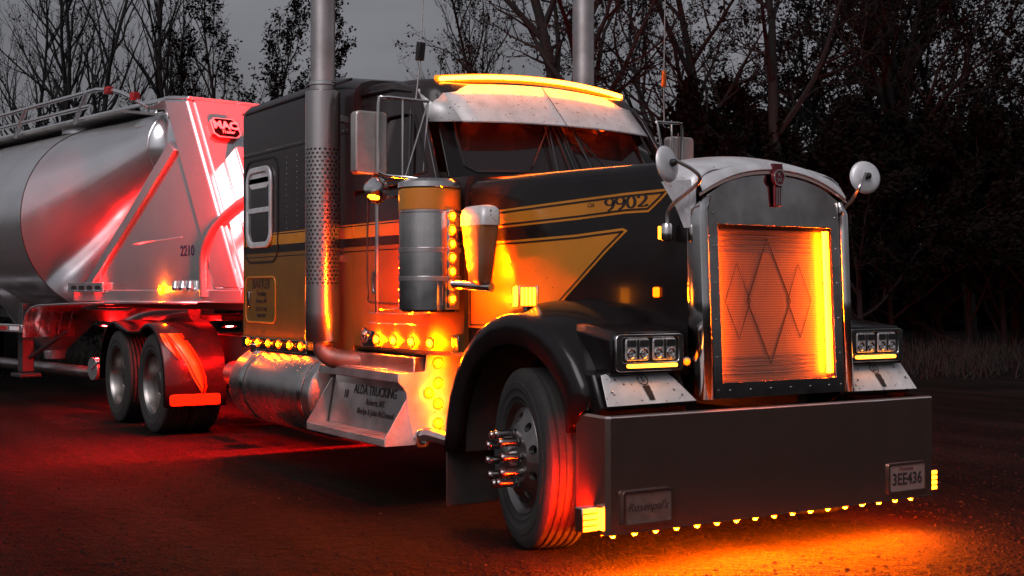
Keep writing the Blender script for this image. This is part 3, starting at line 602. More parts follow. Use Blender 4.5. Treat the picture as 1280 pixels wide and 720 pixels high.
# ---- sleeper
SX0, SX1 = -5.76, BX-.004
b = MB()
def slp(x, ins=0, dz=0):
    w = 1.03-ins; zt = 3.13-ins+dz; h = [(x, -w, .985+ins), (x, -w, 1.9), (x, -w, 2.6), (x, -w, zt-.13), (x, -w+.02, zt-.07), (x, -w+.07, zt-.025), (x, -w+.15, zt), (x, -w*.5, zt+.015), (x, 0, zt+.02)]
    return h+[(p[0], -p[1], p[2]) for p in h[-2::-1]]
b.loft([slp(SX0, .03), slp(SX0+.03), slp(-4.6), slp(-4.0), slp(-3.8, 0, -.03), slp(SX1, 0, -.10)], True, True); sleeper = part('sleeper', b, 'body', TR, angle=40)
for s in SIDES:
    sy = lambda o: (lambda a, c, t: (a, s*(1.031+o+t), c))
    b = MB(); b.ring(rrect(-5.68, 1.70, -4.90, 2.60, .14, 6), rrect(-5.665, 1.715, -4.915, 2.585, .13, 6), sy(0), .006); part('compartment_seam', b, 'dark', sleeper)
    b = MB(); b.ring(rrect(-5.61, 1.83, -5.02, 2.53, .13, 6), rrect(-5.565, 1.88, -5.065, 2.48, .10, 6), sy(.002), .022); part('window_frame', b, 'crown', sleeper, .006)
    b = MB(); b.prism(rrect(-5.57, 1.875, -5.06, 2.485, .10, 6), sy(.001), .006); part('window_glass', b, 'glassdark', sleeper)
    b = MB(); b.box((-5.315, s*1.042, 2.155), (.50, .014, .045)); part('window_bar', b, 'crown', sleeper, .004)
    b = MB(); b.prism(rrect(-5.56, 2.345, -5.07, 2.48, .09, 6), sy(.008), .004); part('window_shade', b, 'white', sleeper)
    b = MB(); b.ring(rrect(-5.66, 1.18, -4.95, 1.585, .07, 5), rrect(-5.645, 1.195, -4.965, 1.57, .06, 5), sy(0), .008); part('luggage_door', b, 'gold', sleeper, .003)
    b = MB(); b.box((-5.565, s*1.04, 1.385), (.05, .02, .13)); part('latch', b, 'chrome', sleeper, .004)
    b = MB(); b.box((-5.56, s*1.052, 1.385), (.024, .006, .09)); part('latch_paddle', b, 'dark', sleeper, .002)
    tm = lambda x, z: axes((1, 0, 0) if s < 0 else (-1, 0, 0), (0, 0, 1), (0, s, 0), (x, s*1.0325, z))
    for st, sz, z in (('BAKKER', .115, 1.515), ('Trucking', .06, 1.435), ('Roberts, MT', .05, 1.37), ('US DOT 1204', .045, 1.30), ('80000 GVW', .04, 1.245)): text('door_lettering', st, sz, tm(-5.29, z), 'ink', sleeper, .0005, 0, .001)
    b = MB(); b.box(((SX0+SX1)/2, s*1.0315, 2.64), (SX1-SX0-.04, .006, .012)); part('panel_joint', b, 'dark', sleeper)
    b = MB(); b.box(((SX0+SX1)/2, s*1.034, 3.03), (SX1-SX0-.04, .012, .02)); part('roof_moulding', b, 'black', sleeper, .004)
    for k in range(34):
        o = link('rivet', rv, sleeper); o.location = (SX0+.05+k*.066, s*1.0305, 2.665)
    for k in range(14):
        for xx in (-4.72, -4.50):
            o = link('rivet', rv, sleeper); o.location = (xx, s*1.0305, 1.98+k*.045)
    b = MB(); b.prism(rrect(-5.75, .955, -4.30, 1.055, .015), lambda a, c, t: (a, s*(1.026+t), c), .010); part('skirt_panel', b, 'chrome', sleeper, .003)
    for k in range(6): lamp((-5.594+k*.238, s*1.038, 1.012), (0, s, 0), sleeper, LAMPK, 'skirt_light', (1.25, 1, 1))
for y in (-.9, -.45, .45, .9):           # red work lamps on the sleeper's back wall
    for z in (1.75, 2.2):
        b = MB(); b.prism(rrect(-.08, -.05, .08, .05, .015), lambda a, c, t: (-t, a, c), .02); o = part('deck_light', b, 'red_lamp', sleeper, .006); o.location = (SX0-.06, y, z); o.rotation_euler = (0, R(62), 0)

M['exhaust'] = mat('dull_exhaust', (.16, .12, .11), .45, .7, var=.3, vscale=8)
# ---- exhaust stacks
for s in SIDES:
    cx, cy0 = -3.62, s*1.19
    b = MB(); b.lathe([(.090, 1.9), (.090, 2.95)], (cx, cy0, 0), (0, 0, 1), 24); b.lathe([(.105, 1.08), (.105, 2.90), (.09, 2.92)], (cx, cy0, 0), (0, 0, 1), 24)
    b.tube(bez([(cx, cy0, 2.9), (cx, cy0, 3.5), (cx, cy0, 3.9), (cx, cy0, 4.25)], 3), .092, 24)
    st = part('exhaust_stack', b, 'steel', TR)
    b = MB(); b.lathe([(.125, 1.085), (.128, 1.09), (.128, 1.30), (.128, 2.0), (.128, 2.60), (.128, 2.938), (.122, 2.945)], (cx, cy0, 0), (0, 0, 1), 40)
    me = b.mesh('heat_shield', 'shield'); uvl = me.uv_layers.new(name='UVMap')
    for pl_ in me.polygons:
        an = [math.atan2(me.vertices[i].co.y-cy0, me.vertices[i].co.x-cx) for i in pl_.vertices]
        for li, a in zip(pl_.loop_indices, an):
            if max(an)-min(an) > 3 and a < 0: a += 2*math.pi
            z = me.vertices[me.loops[li].vertex_index].co.z; uvl.data[li].uv = (a/(2*math.pi), (z-1.50)/(2.52-1.50))
    link('heat_shield', me, st, solid=.004)
    b = MB(); b.lathe([(.096, 2.985), (.100, 2.99), (.100, 3.012), (.096, 3.017)], (cx, cy0, 0), (0, 0, 1), 24); part('clamp', b, 'chrome', st)
    b = MB(); b.tube(bez([(cx, cy0, 1.10), (cx+.02, cy0+s*.0, 1.02), (cx+.10, cy0-s*.06, .955), (cx+.28, cy0-s*.22, .935), (cx+.5, cy0-s*.5, .93)], 5), .075, 18); part('elbow', b, 'exhaust', st)
    for z in (1.7, 2.75):
        b = MB(); b.box((cx, s*1.06, z), (.06, .07, .05)); part('bracket', b, 'chrome', st, .004)
M['lit_satin'] = mat('orange_lit_metal', (.42, .16, .06), .4, .3, var=.12, dirt=(.35, .3, .28), dscale=6)  # orange lamp glow and reflection put into the base colour
# ---- air cleaners
for s in SIDES:
    ax, ay, ar = -1.985, s*1.17, .196
    b = MB(); b.lathe([(.02, 1.318), (.12, 1.315), (ar-.012, 1.325), (ar, 1.34), (ar, 1.50), (ar, 1.75), (ar, 1.948), (ar+.003, 1.952), (ar+.003, 1.958), (ar, 1.962), (ar-.006, 2.10)], (ax, ay, 0), (0, 0, 1), 40)
    b.lathe([(ar+.004, 2.108), (ar+.008, 2.112), (ar+.006, 2.145), (ar-.02, 2.165), (.05, 2.178), (.01, 2.18)], (ax, ay, 0), (0, 0, 1), 40, False)
    ac = part('air_cleaner', b, 'chrome', TR, angle=30)
    b = MB(); b.lathe([(ar-.005, 1.963), (ar+.004, 1.97), (ar+.004, 2.095), (ar-.004, 2.106)], (ax, ay, 0), (0, 0, 1), 40); part('intake_band', b, 'gold', ac)
    for z in (1.52, 1.70):
        b = MB(); b.lathe([(ar+.001, z), (ar+.005, z+.002), (ar+.005, z+.028), (ar+.001, z+.03)], (ax, ay, 0), (0, 0, 1), 40); part('strap', b, 'steel', ac)
    la = R(14) if s < 0 else R(-14); d = Vector((math.cos(la), math.sin(la), 0))
    b = MB(); b.box((ax+d.x*(ar+.006), ay+d.y*(ar+.006), 1.66), (.012, .05, .62), Matrix.Rotation(la, 3, 'Z')); part('light_bar', b, 'chrome', ac, .003)
    for k in range(7): lamp((ax+d.x*(ar+.012), ay+d.y*(ar+.012), 1.405+k*.087), d, ac, LAMPB, 'column_light')
    la = R(180+30) if s < 0 else R(180-30); d = Vector((math.cos(la), math.sin(la), 0))
    for k in range(5): lamp((ax+d.x*(ar+.004), ay+d.y*(ar+.004), 1.36+k*.07), d+Vector((0, 0, -.3)), ac, LAMPR, 'column_light')
    # intake elbow with pale cap beside the hood
    b = MB(); secs = []
    for z, x0, x1, y0, y1 in ((1.49, -1.62, -1.54, 1.00, 1.06), (1.52, -1.66, -1.51, .98, 1.08), (1.75, -1.70, -1.47, .97, 1.095), (1.90, -1.72, -1.44, .97, 1.10), (1.955, -1.72, -1.45, .97, 1.09), (1.975, -1.71, -1.48, .98, 1.07), (1.98, -1.69, -1.50, .99, 1.05)):
        secs.append([(x, s*y, z) for x, y in rrect(x0, y0, x1, y1, .028, 3)])
    b.loft(secs, True, True); sn = part('intake_elbow', b, 'lit_satin', TR, angle=50)
    b = MB(); secs2 = []
    for (z, x0, x1, y0, y1) in ((1.86, -1.722, -1.440, .968, 1.104), (1.905, -1.724, -1.437, .967, 1.104), (1.957, -1.724, -1.447, .967, 1.094), (1.979, -1.712, -1.477, .978, 1.074), (1.985, -1.69, -1.50, .99, 1.05)): secs2.append([(x, s*y, z) for x, y in rrect(x0, y0, x1, y1, .028, 3)])
    b.loft(secs2, True, True); part('elbow_cap', b, 'white', sn, angle=50)
    b = MB(); b.cyl((-1.80, s*1.12, 1.5), (-1.5, s*1.0, 1.48), .03); part('bracket', b, 'chrome', sn)
# ---- mirrors
M['mirrorback'] = mat('mirror_housing', (.52, .47, .45), .35, .6, var=.12, vscale=12, speck=(.2, .15, .13), sscale=70, sthr=.68)
for s in SIDES:
    b = MB(); b.prism(rrect(1.215, 2.235, 1.45, 2.655, .03), lambda a, c, t: (-2.58+t, s*a, c), .09); mr = part('side_mirror', b, 'mirrorback', TR, .012)
    b = MB(); b.prism(rrect(1.23, 2.25, 1.435, 2.64, .02), lambda a, c, t: (-2.585+t, s*a, c), .006); part('mirror_glass', b, 'chrome', mr)
    b = MB(); b.box((-2.487, s*1.285, 2.46), (.006, .012, .44)); part('mirror_rib', b, 'steel', mr)
    for pth, r in (([(-2.47, s*1.30, 2.24), (-2.46, s*1.30, 2.70), (-2.44, s*1.27, 2.745), (-2.40, s*1.15, 2.74), (-2.36, s*.97, 2.73)], .011), ([(-2.47, s*1.30, 2.25), (-2.44, s*1.24, 2.225), (-2.36, s*1.10, 2.21), (-2.24, s*.98, 2.17)], .011),
                   ([(-2.40, s*1.15, 2.74), (-2.40, s*1.15, 2.22)], .007), ([(-2.36, s*.98, 2.72), (-2.40, s*1.13, 2.22)], .007), ([(-2.36, s*.98, 2.72), (-2.33, s*1.03, 2.20)], .007)):
        b = MB(); b.tube(bez(pth, 3) if len(pth) > 2 else pth, r, 8); part('mirror_bracket', b, 'chrome', mr)
    b = MB(); b.lathe([(.004, 0), (.05, .006), (.088, .02), (.092, .035), (.088, .04)], (-2.47, s*1.295, 2.13), (-1, 0, 0), 24); part('spot_mirror', b, 'chrome', mr)
    b = MB(); b.prism(rrect(-.035, -.014, .035, .014, .012), lambda a, c, t: (-2.45+t, s*1.335+a, 2.075+c), .012); part('mirror_light', b, 'amber_soft', mr, .003)
    b = MB(); b.tube([(-2.64, s*1.22, 2.13), (-2.64, s*1.22, 1.31)], .015, 8); b.tube([(-2.64, s*1.22, 1.335), (-2.64, s*1.04, 1.335)], .009, 8); b.tube([(-2.64, s*1.22, 2.10), (-2.64, s*1.04, 2.10)], .009, 8); part('grab_rail', b, 'chrome', TR)
    # round hood mirror
    b = MB(); b.lathe([(.004, 0), (.05, .003), (.08, .008), (.094, .016), (.100, .027), (.096, .033), (.004, .033)], (0, 0, 0), (-1, 0, 0), 28)
    hm = part('hood_mirror', b, 'crown', TR); hm.location = (-.085, s*.745, 2.135); hm.rotation_euler = (0, R(-8), s*R(-18))
    b = MB(); b.tube(bez([(-.075, s*.72, 2.15), (-.03, s*.64, 2.10), (-.02, s*.60, 2.05), (-.09, s*.62, 1.99), (-.19, s*.64, 1.93), (-.235, s*.645, 1.88), (-.238, s*.645, 1.80)], 5), .011, 8); hb = part('hood_mirror_arm', b, 'steel', TR)
    b = MB(); b.lathe([(.004, 1.725), (.03, 1.73), (.034, 1.74), (.034, 1.81), (.025, 1.825), (.01, 1.83)], (-.238, s*.648, 0), (0, 0, 1), 16); part('arm_base', b, 'chrome', hb)
    b = MB(); b.box((-.275, s*.668, 1.775), (.008, .02, .07)); part('base_light', b, 'amber_soft', hb, .003)
    b = MB(); b.lathe([(.022, 0), (.018, .02), (.006, .03)], (-.08, s*.738, 2.137), (1, 0, .1), 12); part('mirror_stud', b, 'dark', hb)
    # antenna on the mirror bracket
    A0 = Vector((-2.38, s*1.06, 2.74)); 
    an = MB(); an.tube([A0, A0+Vector((.02, s*-.02, .25)), A0+Vector((.09, s*-.05, 1.5))], [.006, .005, .003], 6); an = part('antenna', an, 'steel', TR)
    b = MB(); b.tube([A0+Vector((.018, s*-.018, .26)), A0+Vector((.03, s*-.024, .38))], .020 if s > 0 else .034, 8 if s > 0 else 4); part('antenna_coil', b, 'dark' if s < 0 else 'reflector', an, .004)
# ---- fuel tanks
for s in SIDES:
    b = MB(); tz, ty, tr_ = .645, s*.895, .325
    b.lathe([(.02, -5.66), (.20, -5.655), (.29, -5.64), (tr_-.01, -5.60), (tr_, -5.56), (tr_, -4.6), (tr_, -3.88), (tr_-.01, -3.85), (.28, -3.83), (.02, -3.82)], (0, ty, tz), (1, 0, 0), 48); ft = part('fuel_tank', b, 'alu', TR)
    for x in (-5.27, -4.00):
        b = MB(); b.lathe([(tr_, x-.045), (tr_+.008, x-.043), (tr_+.008, x+.043), (tr_, x+.045)], (0, ty, tz), (1, 0, 0), 48); part('strap', b, 'chrome', ft)
        for e in (-.047, .047):
            b = MB(); b.lathe([(tr_+.001, x+e-.004), (tr_+.004, x+e), (tr_+.001, x+e+.004)], (0, ty, tz), (1, 0, 0), 48); part('strap_edge', b, 'dark', ft)
    b = MB(); b.cyl((-5.45, ty+s*.12, .93), (-5.45, ty+s*.13, 1.0), .05); part('filler_cap', b, 'chrome', ft, .004)
# ---- steps
for s in SIDES:
    x0, x1 = -3.77, -2.46
    b = MB(); b.box(((x0+x1)/2+.03, s*.80, .72), (x1-x0-.08, .46, .58)); sb = part('step_box', b, 'steel', TR, .01)
    b = MB(); b.hexa([(x0, s*1.05, .415), (x1, s*1.05, .415), (x1, s*1.255, .415), (x0, s*1.255, .415), (x0, s*1.05, .47), (x1, s*1.05, .47), (x1, s*1.255, .47), (x0, s*1.255, .47)]); part('lower_step', b, 'tread', sb, .006)
    b = MB(); b.hexa([(x0+.02, s*1.06, .472), (x1-.01, s*1.06, .472), (x1-.01, s*1.08, .472), (x0+.02, s*1.08, .472), (x0+.02, s*1.00, .83), (x1-.01, s*1.00, .83), (x1-.01, s*1.02, .83), (x0+.02, s*1.02, .83)]); part('kick_panel', b, 'steel', sb)
    b = MB(); b.hexa([(x0+.0, s*.86, .84), (x1, s*.86, .84), (x1, s*1.16, .84), (x0, s*1.16, .84), (x0, s*.86, .905), (x1, s*.86, .905), (x1, s*1.15, .905), (x0, s*1.15, .905)]); part('upper_step', b, 'steel', sb, .006)
    b = MB(); b.box((-3.17, s*1.005, .908), (.62, .22, .010)); part('step_tread', b, 'tread', sb, .003)
    b = MB(); b.box((-3.05, s*.86, .98), (1.10, .02, .13)); part('riser', b, 'steel', sb, .004)
    # side gussets and front end plate
    gus = [(1.252, .418), (1.252, .475), (1.045, .80), (1.02, .80), (1.02, .418)]
    b = MB(); b.prism(gus, lambda a, c, t: (x1+t, s*a, c), .008); part('gusset', b, 'crown', sb)
    b = MB(); b.prism(gus, lambda a, c, t: (x0-.008+t, s*a, c), .008); part('gusset', b, 'steel', sb)
    endp = [(1.16, .845), (1.155, .90), (.955, .91), (.945, 1.04), (.60, 1.04), (.60, .45), (1.04, .45), (1.08, .60), (1.10, .78)]
    b = MB(); b.prism(endp, lambda a, c, t: (x1+.010+t, s*a, c), .010); ep = part('end_plate', b, 'crown', sb)
    for yy, zz in ((.86, .965), (.86, .83), (.86, .69), (.86, .555), (.93, .765)): lamp((x1+.02, s*yy, zz), (1, 0, 0), sb, LAMPP, 'plate_light')
    for yy, zz in ((1.04, .74), (1.04, .62), (1.04, .58), (1.04, .46)): o = link('rivet', rv, sb); o.location = (x1+.012, s*yy, zz)
    kn = Vector((0, s*.985, .165)).normalized(); kup = Vector((0, -s*.06, .36)).normalized(); kr = Vector((1 if s < 0 else -1, 0, 0)); kn = kr.cross(kup)
    def kt(x, z): f = (z-.472)/.358; return axes(kr, kup, kn, Vector((x, s*(1.08-.06*f), z))+kn*.002)
    for st, sz, x, z in (('ALDA TRUCKING', .095, -3.05, .735), ('Roberts, MT', .062, -3.02, .655), ('Merlyn & John McDonnel', .062, -3.0, .585), ('18', .085, -3.52, .69)): text('step_lettering', st, sz, kt(x, z), 'ink', sb, .0006, 0, .0015, .92)
    b = MB(); b.tube(bez([(-2.40, s*1.03, .47), (-2.30, s*1.0, .50), (-2.15, s*.95, .48), (-2.0, s*.9, .47)], 4), .045, 8); part('frame_horn', b, 'steel', sb)
    b = MB(); b.ring(rrect(-.045, -.06, .045, .06, .02), rrect(-.022, -.035, .022, .035, .012), lambda a, c, t: (-2.36+t, s*1.03+a, .47+c), .02); o = part('tow_buckle', b, 'chrome', sb, .004)
# ---- chassis
b = MB()
for s in SIDES: b.box((-4.9, s*.43, .86), (9.2, .09, .27))
for x in (-1.2, -2.6, -5.9, -7.0, -8.5, -9.4): b.box((x, 0, .86), (.12, .80, .2))
part('frame_rail', b, 'frame', TR, .005)
b = MB(); b.cyl((-.88, -.95, .5), (-.88, .95, .5), .06); part('front_axle', b, 'frame', TR)
for x in (-7.887, -9.21):
    b = MB(); b.tube([(x, -.7, .51), (x, -.25, .51), (x, 0, .53), (x, .25, .51), (x, .7, .51)], [.07, .09, .2, .09, .07], 14); part('drive_axle', b, 'frame', TR)
b = MB(); b.prism([(-.6, -.42), (.45, -.42), (.5, .0), (.45, .42), (-.6, .42), (-.55, .1), (-.2, .05), (-.2, -.05), (-.55, -.1)], lambda a, c, t: (-8.5+a, c, 1.14+t), .06); part('fifth_wheel', b, 'frame', TR, .01)
b = MB(); b.box((-6.4, 0, 1.02), (1.1, 1.0, .02)); part('deck_plate', b, 'tread', TR)
for k in range(3):
    b = MB(); b.tube(bez([(SX0, -.1+.1*k, 1.9), (-6.2, -.15+.12*k, 1.35+.06*k), (-6.7, -.1+.1*k, 1.5), (-7.0, -.05+.08*k, 1.75)], 6), .018, 6)
    part('air_hose', b, 'dark', TR)
b = MB(); b.cyl((-6.15, -.95, .62), (-6.15, -.62, .62), .14, seg=20); b.cyl((-6.75, -.75, .66), (-6.35, -.75, .66), .12, seg=20); part('air_tank', b, 'alu', TR, .02)
# ---- rear fenders over the tandem
for s in SIDES:
    cxs = (-9.21, -7.887); r = .60; pth = [(cxs[0]-r*.98, .45)]+[(cxs[0]+r*math.cos(R(a)), .53+r*math.sin(R(a))) for a in range(168, 60, -12)]+[(-8.60, 1.035)]+[(-8.49, 1.035)]+[(cxs[1]+r*math.cos(R(a)), .53+r*math.sin(R(a))) for a in range(120, 0, -12)]+[(cxs[1]+r+.005, .53), (cxs[1]+r+.0, .30)]
    b = MB(); secs = []
    for x, z in pth:
        cxx = cxs[0] if x < -8.55 else cxs[1]; n = Vector((x-cxx, z-.53)).normalized()
        secs.append([(x-n.x*.05, s*1.262, z-n.y*.05), (x-n.x*.012, s*1.262, z-n.y*.012), (x, s*1.25, z), (x, s*.95, z+.006), (x, s*.64, z), (x-n.x*.05, s*.63, z-n.y*.05)])
    b.loft(secs); rf = part('rear_fender', b, 'black', TR, angle=50, solid=.006)
    fx = cxs[1]+r+.012
    def fpt(a, c, t): 
        ang = (c-.53)/r
        if ang > 0: return (cxs[1]+(r+.010+t)*math.cos(ang), s*a, .53+(r+.010+t)*math.sin(ang))
        return (cxs[1]+r+.010+t, s*a, c)
    def strip(pairs, m, off, nm):
        b = MB(); b.loft([[fpt(a0, z, off), fpt((a0+a1)/2, z, off), fpt(a1, z, off)] for z, a0, a1 in pairs]); part(nm, b, m, rf, solid=.001)
    A_ = [(.42, .86, .885), (.50, .84, .93), (.60, .85, .99), (.75, .89, 1.05), (.90, .95, 1.12), (1.1, 1.02, 1.20)]
    B_ = [(.78, 1.10, 1.115), (.85, 1.10, 1.16), (.95, 1.13, 1.225), (1.1, 1.18, 1.245)]
    for Q in (A_, B_):
        strip([(z, a0, a1) for z, a0, a1 in Q], 'gold', .002, 'gold_stripe'); strip([(z, a0+.018, max(a0+.02, a1-.018)) for z, a0, a1 in Q], 'darkline', .004, 'pinstripe'); strip([(z, a0+.032, max(a0+.033, a1-.032)) for z, a0, a1 in Q], 'gold', .006, 'gold_stripe')
    b = MB(); b.prism(rrect(.70, .315, 1.22, .43, .03), lambda a, c, t: (fx+t, s*a, c), .008); part('fender_reflector', b, 'reflector', rf, .003)
# ---- wheels
M['nut'] = mat('dark_chrome', (.30, .27, .27), .25, 1, var=.2, vscale=30)
TP = [(.30, .085), (.315, .12), (.345, .134), (.350, .139), (.356, .137), (.39, .143), (.395, .147), (.43, .147), (.435, .143), (.46, .140), (.49, .128), (.503, .118), (.508, .105)]
for gy in (.083, .042, 0, -.042, -.083):
    TP += [(.510, gy+.008), (.498, gy+.005), (.498, gy-.005), (.510, gy-.008)]
TP += [(.508, -.105), (.503, -.118), (.49, -.128), (.46, -.140), (.42, -.145), (.36, -.138), (.315, -.12), (.30, -.085)]
b = MB(); b.lathe(TP, (0, 0, 0), (0, -1, 0), 64); TYRE = b.mesh('tyre', 'rubber', angle=30)
def disc_prof(r): 
    P = [(.06, .185), (.10, .178), (.17, .165), (.20, .148), (.25, .118), (.285, .098), (.30, .11), (.318, .128)]
    for (a, ya), (c, yc) in zip(P, P[1:]):
        if r <= c: return ya+(yc-ya)*max(0, (r-a))/(c-a)
    return P[-1][1]
b = MB(); pol = lambda r, a: (r*math.cos(a), -disc_prof(r), r*math.sin(a))
def annulus(r0, r1, n=60, m=3):
    vs = [pol(r0+(r1-r0)*i/m, 2*math.pi*k/n) for i in range(m+1) for k in range(n)]
    b.add(vs, [(i*n+k, i*n+(k+1) % n, (i+1)*n+(k+1) % n, (i+1)*n+k) for i in range(m) for k in range(n)])
annulus(.06, .19, 40); annulus(.27, .318, 60)
for k in range(10):
    a0 = 2*math.pi*k/10; a1 = a0+2*math.pi/10; am = (a0+a1)/2; n = 24; out = []; inn = []
    for i in range(6): out.append((.19, a0+(a1-a0)*i/6))
    for i in range(6): out.append((.19+.08*i/6, a1))
    for i in range(6): out.append((.27, a1+(a0-a1)*i/6))
    for i in range(6): out.append((.27-.08*i/6, a0))
    for i in range(24): an = R(-135-18+7.5)+2*math.pi*i/24; inn.append((.231+.026*math.sin(an), am+.115*math.cos(an)))
    back = [(p[0], p[1]+.03, p[2]) for p in (pol(*q) for q in inn)]
    b.add([pol(*p) for p in out]+[pol(*p) for p in inn]+back, [(i, (i+1) % n, n+(i+1) % n, n+i) for i in range(n)]+[(n+i, n+(i+1) % n, 2*n+(i+1) % n, 2*n+i) for i in range(n)])
b.lathe([(.318, -.128), (.322, -.12), (.30, -.08), (.29, .0), (.29, .10)], (0, 0, 0), (0, 1, 0), 48); RIM = b.mesh('rim', 'wheel', angle=40)
b = MB(); b.lathe([(.01, .235), (.06, .232), (.085, .22), (.095, .20), (.10, .165)], (0, 0, 0), (0, -1, 0), 28); HUB = b.mesh('hub_cap', 'wheel')
b = MB(); b.lathe([(.028, .155), (.028, .178), (.024, .182), (.023, .258), (.026, .262), (.026, .282), (.021, .290), (.002, .291)], (0, 0, 0), (0, -1, 0), 12); NUT = b.mesh('lug_nut', 'nut')
b = MB(); b.cyl((0, .02, 0), (0, .06, 0), .28, seg=24); DRUM = b.mesh('brake_drum', 'frame')
for s in SIDES:
    w = bpy.data.objects.new('front_wheel', None); COL.objects.link(w); w.parent = TR; w.location = (-.875, s*1.045, .51); w.rotation_euler = (0, 0, R(-14) if s < 0 else R(-14+180))
    link('tyre', TYRE, w); link('rim', RIM, w); link('hub_cap', HUB, w); link('brake_drum', DRUM, w)
    for k in range(10): o = link('lug_nut', NUT, w); o.location = (.143*math.cos(R(36*k+10)), 0, .143*math.sin(R(36*k+10)))
b = MB(); b.lathe([(.322, .115), (.318, .128), (.305, .112), (.295, .09), (.285, .02), (.275, -.05), (.25, -.075), (.20, -.07), (.165, -.065), (.13, -.06), (.12, .05), (.10, .065), (.01, .07)], (0, 0, 0), (0, -1, 0), 48); DRIM = b.mesh('rim', 'wheel', angle=30)
b = MB(); b.lathe([(.018, -.07), (.018, -.02), (.012, -.005), (.002, -.004)], (0, 0, 0), (0, -1, 0), 8); DNUT = b.mesh('lug_nut', 'nut')
for s in SIDES:
    for x in (-7.887, -9.21):
        w = bpy.data.objects.new('drive_wheel', None); COL.objects.link(w); w.parent = TR; w.location = (x, s*1.085, .51); w.rotation_euler = (0, R(17*x), 0 if s < 0 else math.pi)
        link('tyre', TYRE, w); link('rim', DRIM, w); o = link('inner_tyre', TYRE, w); o.location = (0, .32, 0)
        for k in range(10): o = link('lug_nut', DNUT, w); o.location = (.143*math.cos(R(36*k)), 0, .143*math.sin(R(36*k)))
# ================================================================== the tanker trailer (local axes: x forward from the kingpin)
TL = thing('tanker_trailer', 'silver dry bulk tanker trailer washed in red light behind the truck', 'trailer', (-8.55, 0, 0), R(10))
def circ(tx, zc, r, n=48, off=0): return [(tx, -r*math.cos(2*math.pi*k/n), zc+r*math.sin(2*math.pi*k/n)) for k in range(n)]
b = MB(); b.loft([circ(-12, 2.38, 1.22), circ(-9, 2.38, 1.22), circ(-6, 2.38, 1.22), circ(-3.3, 2.38, 1.22)], True); barrel = part('tank_barrel', b, 'trail', TL)
for tx in (-3.31, -5.9, -8.5):
    b = MB(); b.tube(circ(tx, 2.38, 1.221, 64), .006, 5, closed=True); part('weld_seam', b, 'darkline', barrel)
b = MB(); b.loft([circ(-3.3, 2.38, 1.219), circ(-1.4, 3.17, .45)], True); cone = part('tank_cone', b, 'trail', TL)
b = MB(); b.loft([circ(-1.4, 3.17, .452), circ(-1.36, 3.17, .44), circ(-1.25, 3.17, .33), circ(-1.20, 3.17, .12), circ(-1.195, 3.17, .01)], True); part('end_cap', b, 'trail', cone)
b = MB(); b.tube(circ(-1.39, 3.17, .455, 48), .014, 6, closed=True); part('cap_ring', b, 'trail', cone)
for tx in (-5.2, -8.6):
    b = MB(); b.lathe([(1.20, 2.0), (.55, 1.0), (.16, .62), (.14, .50)], (tx, 0, 0), (0, 0, 1), 36); part('hopper', b, 'trail', TL)
M['nosepipe'] = mat('nose_pipe_metal', (.55, .45, .45), .33, .85)
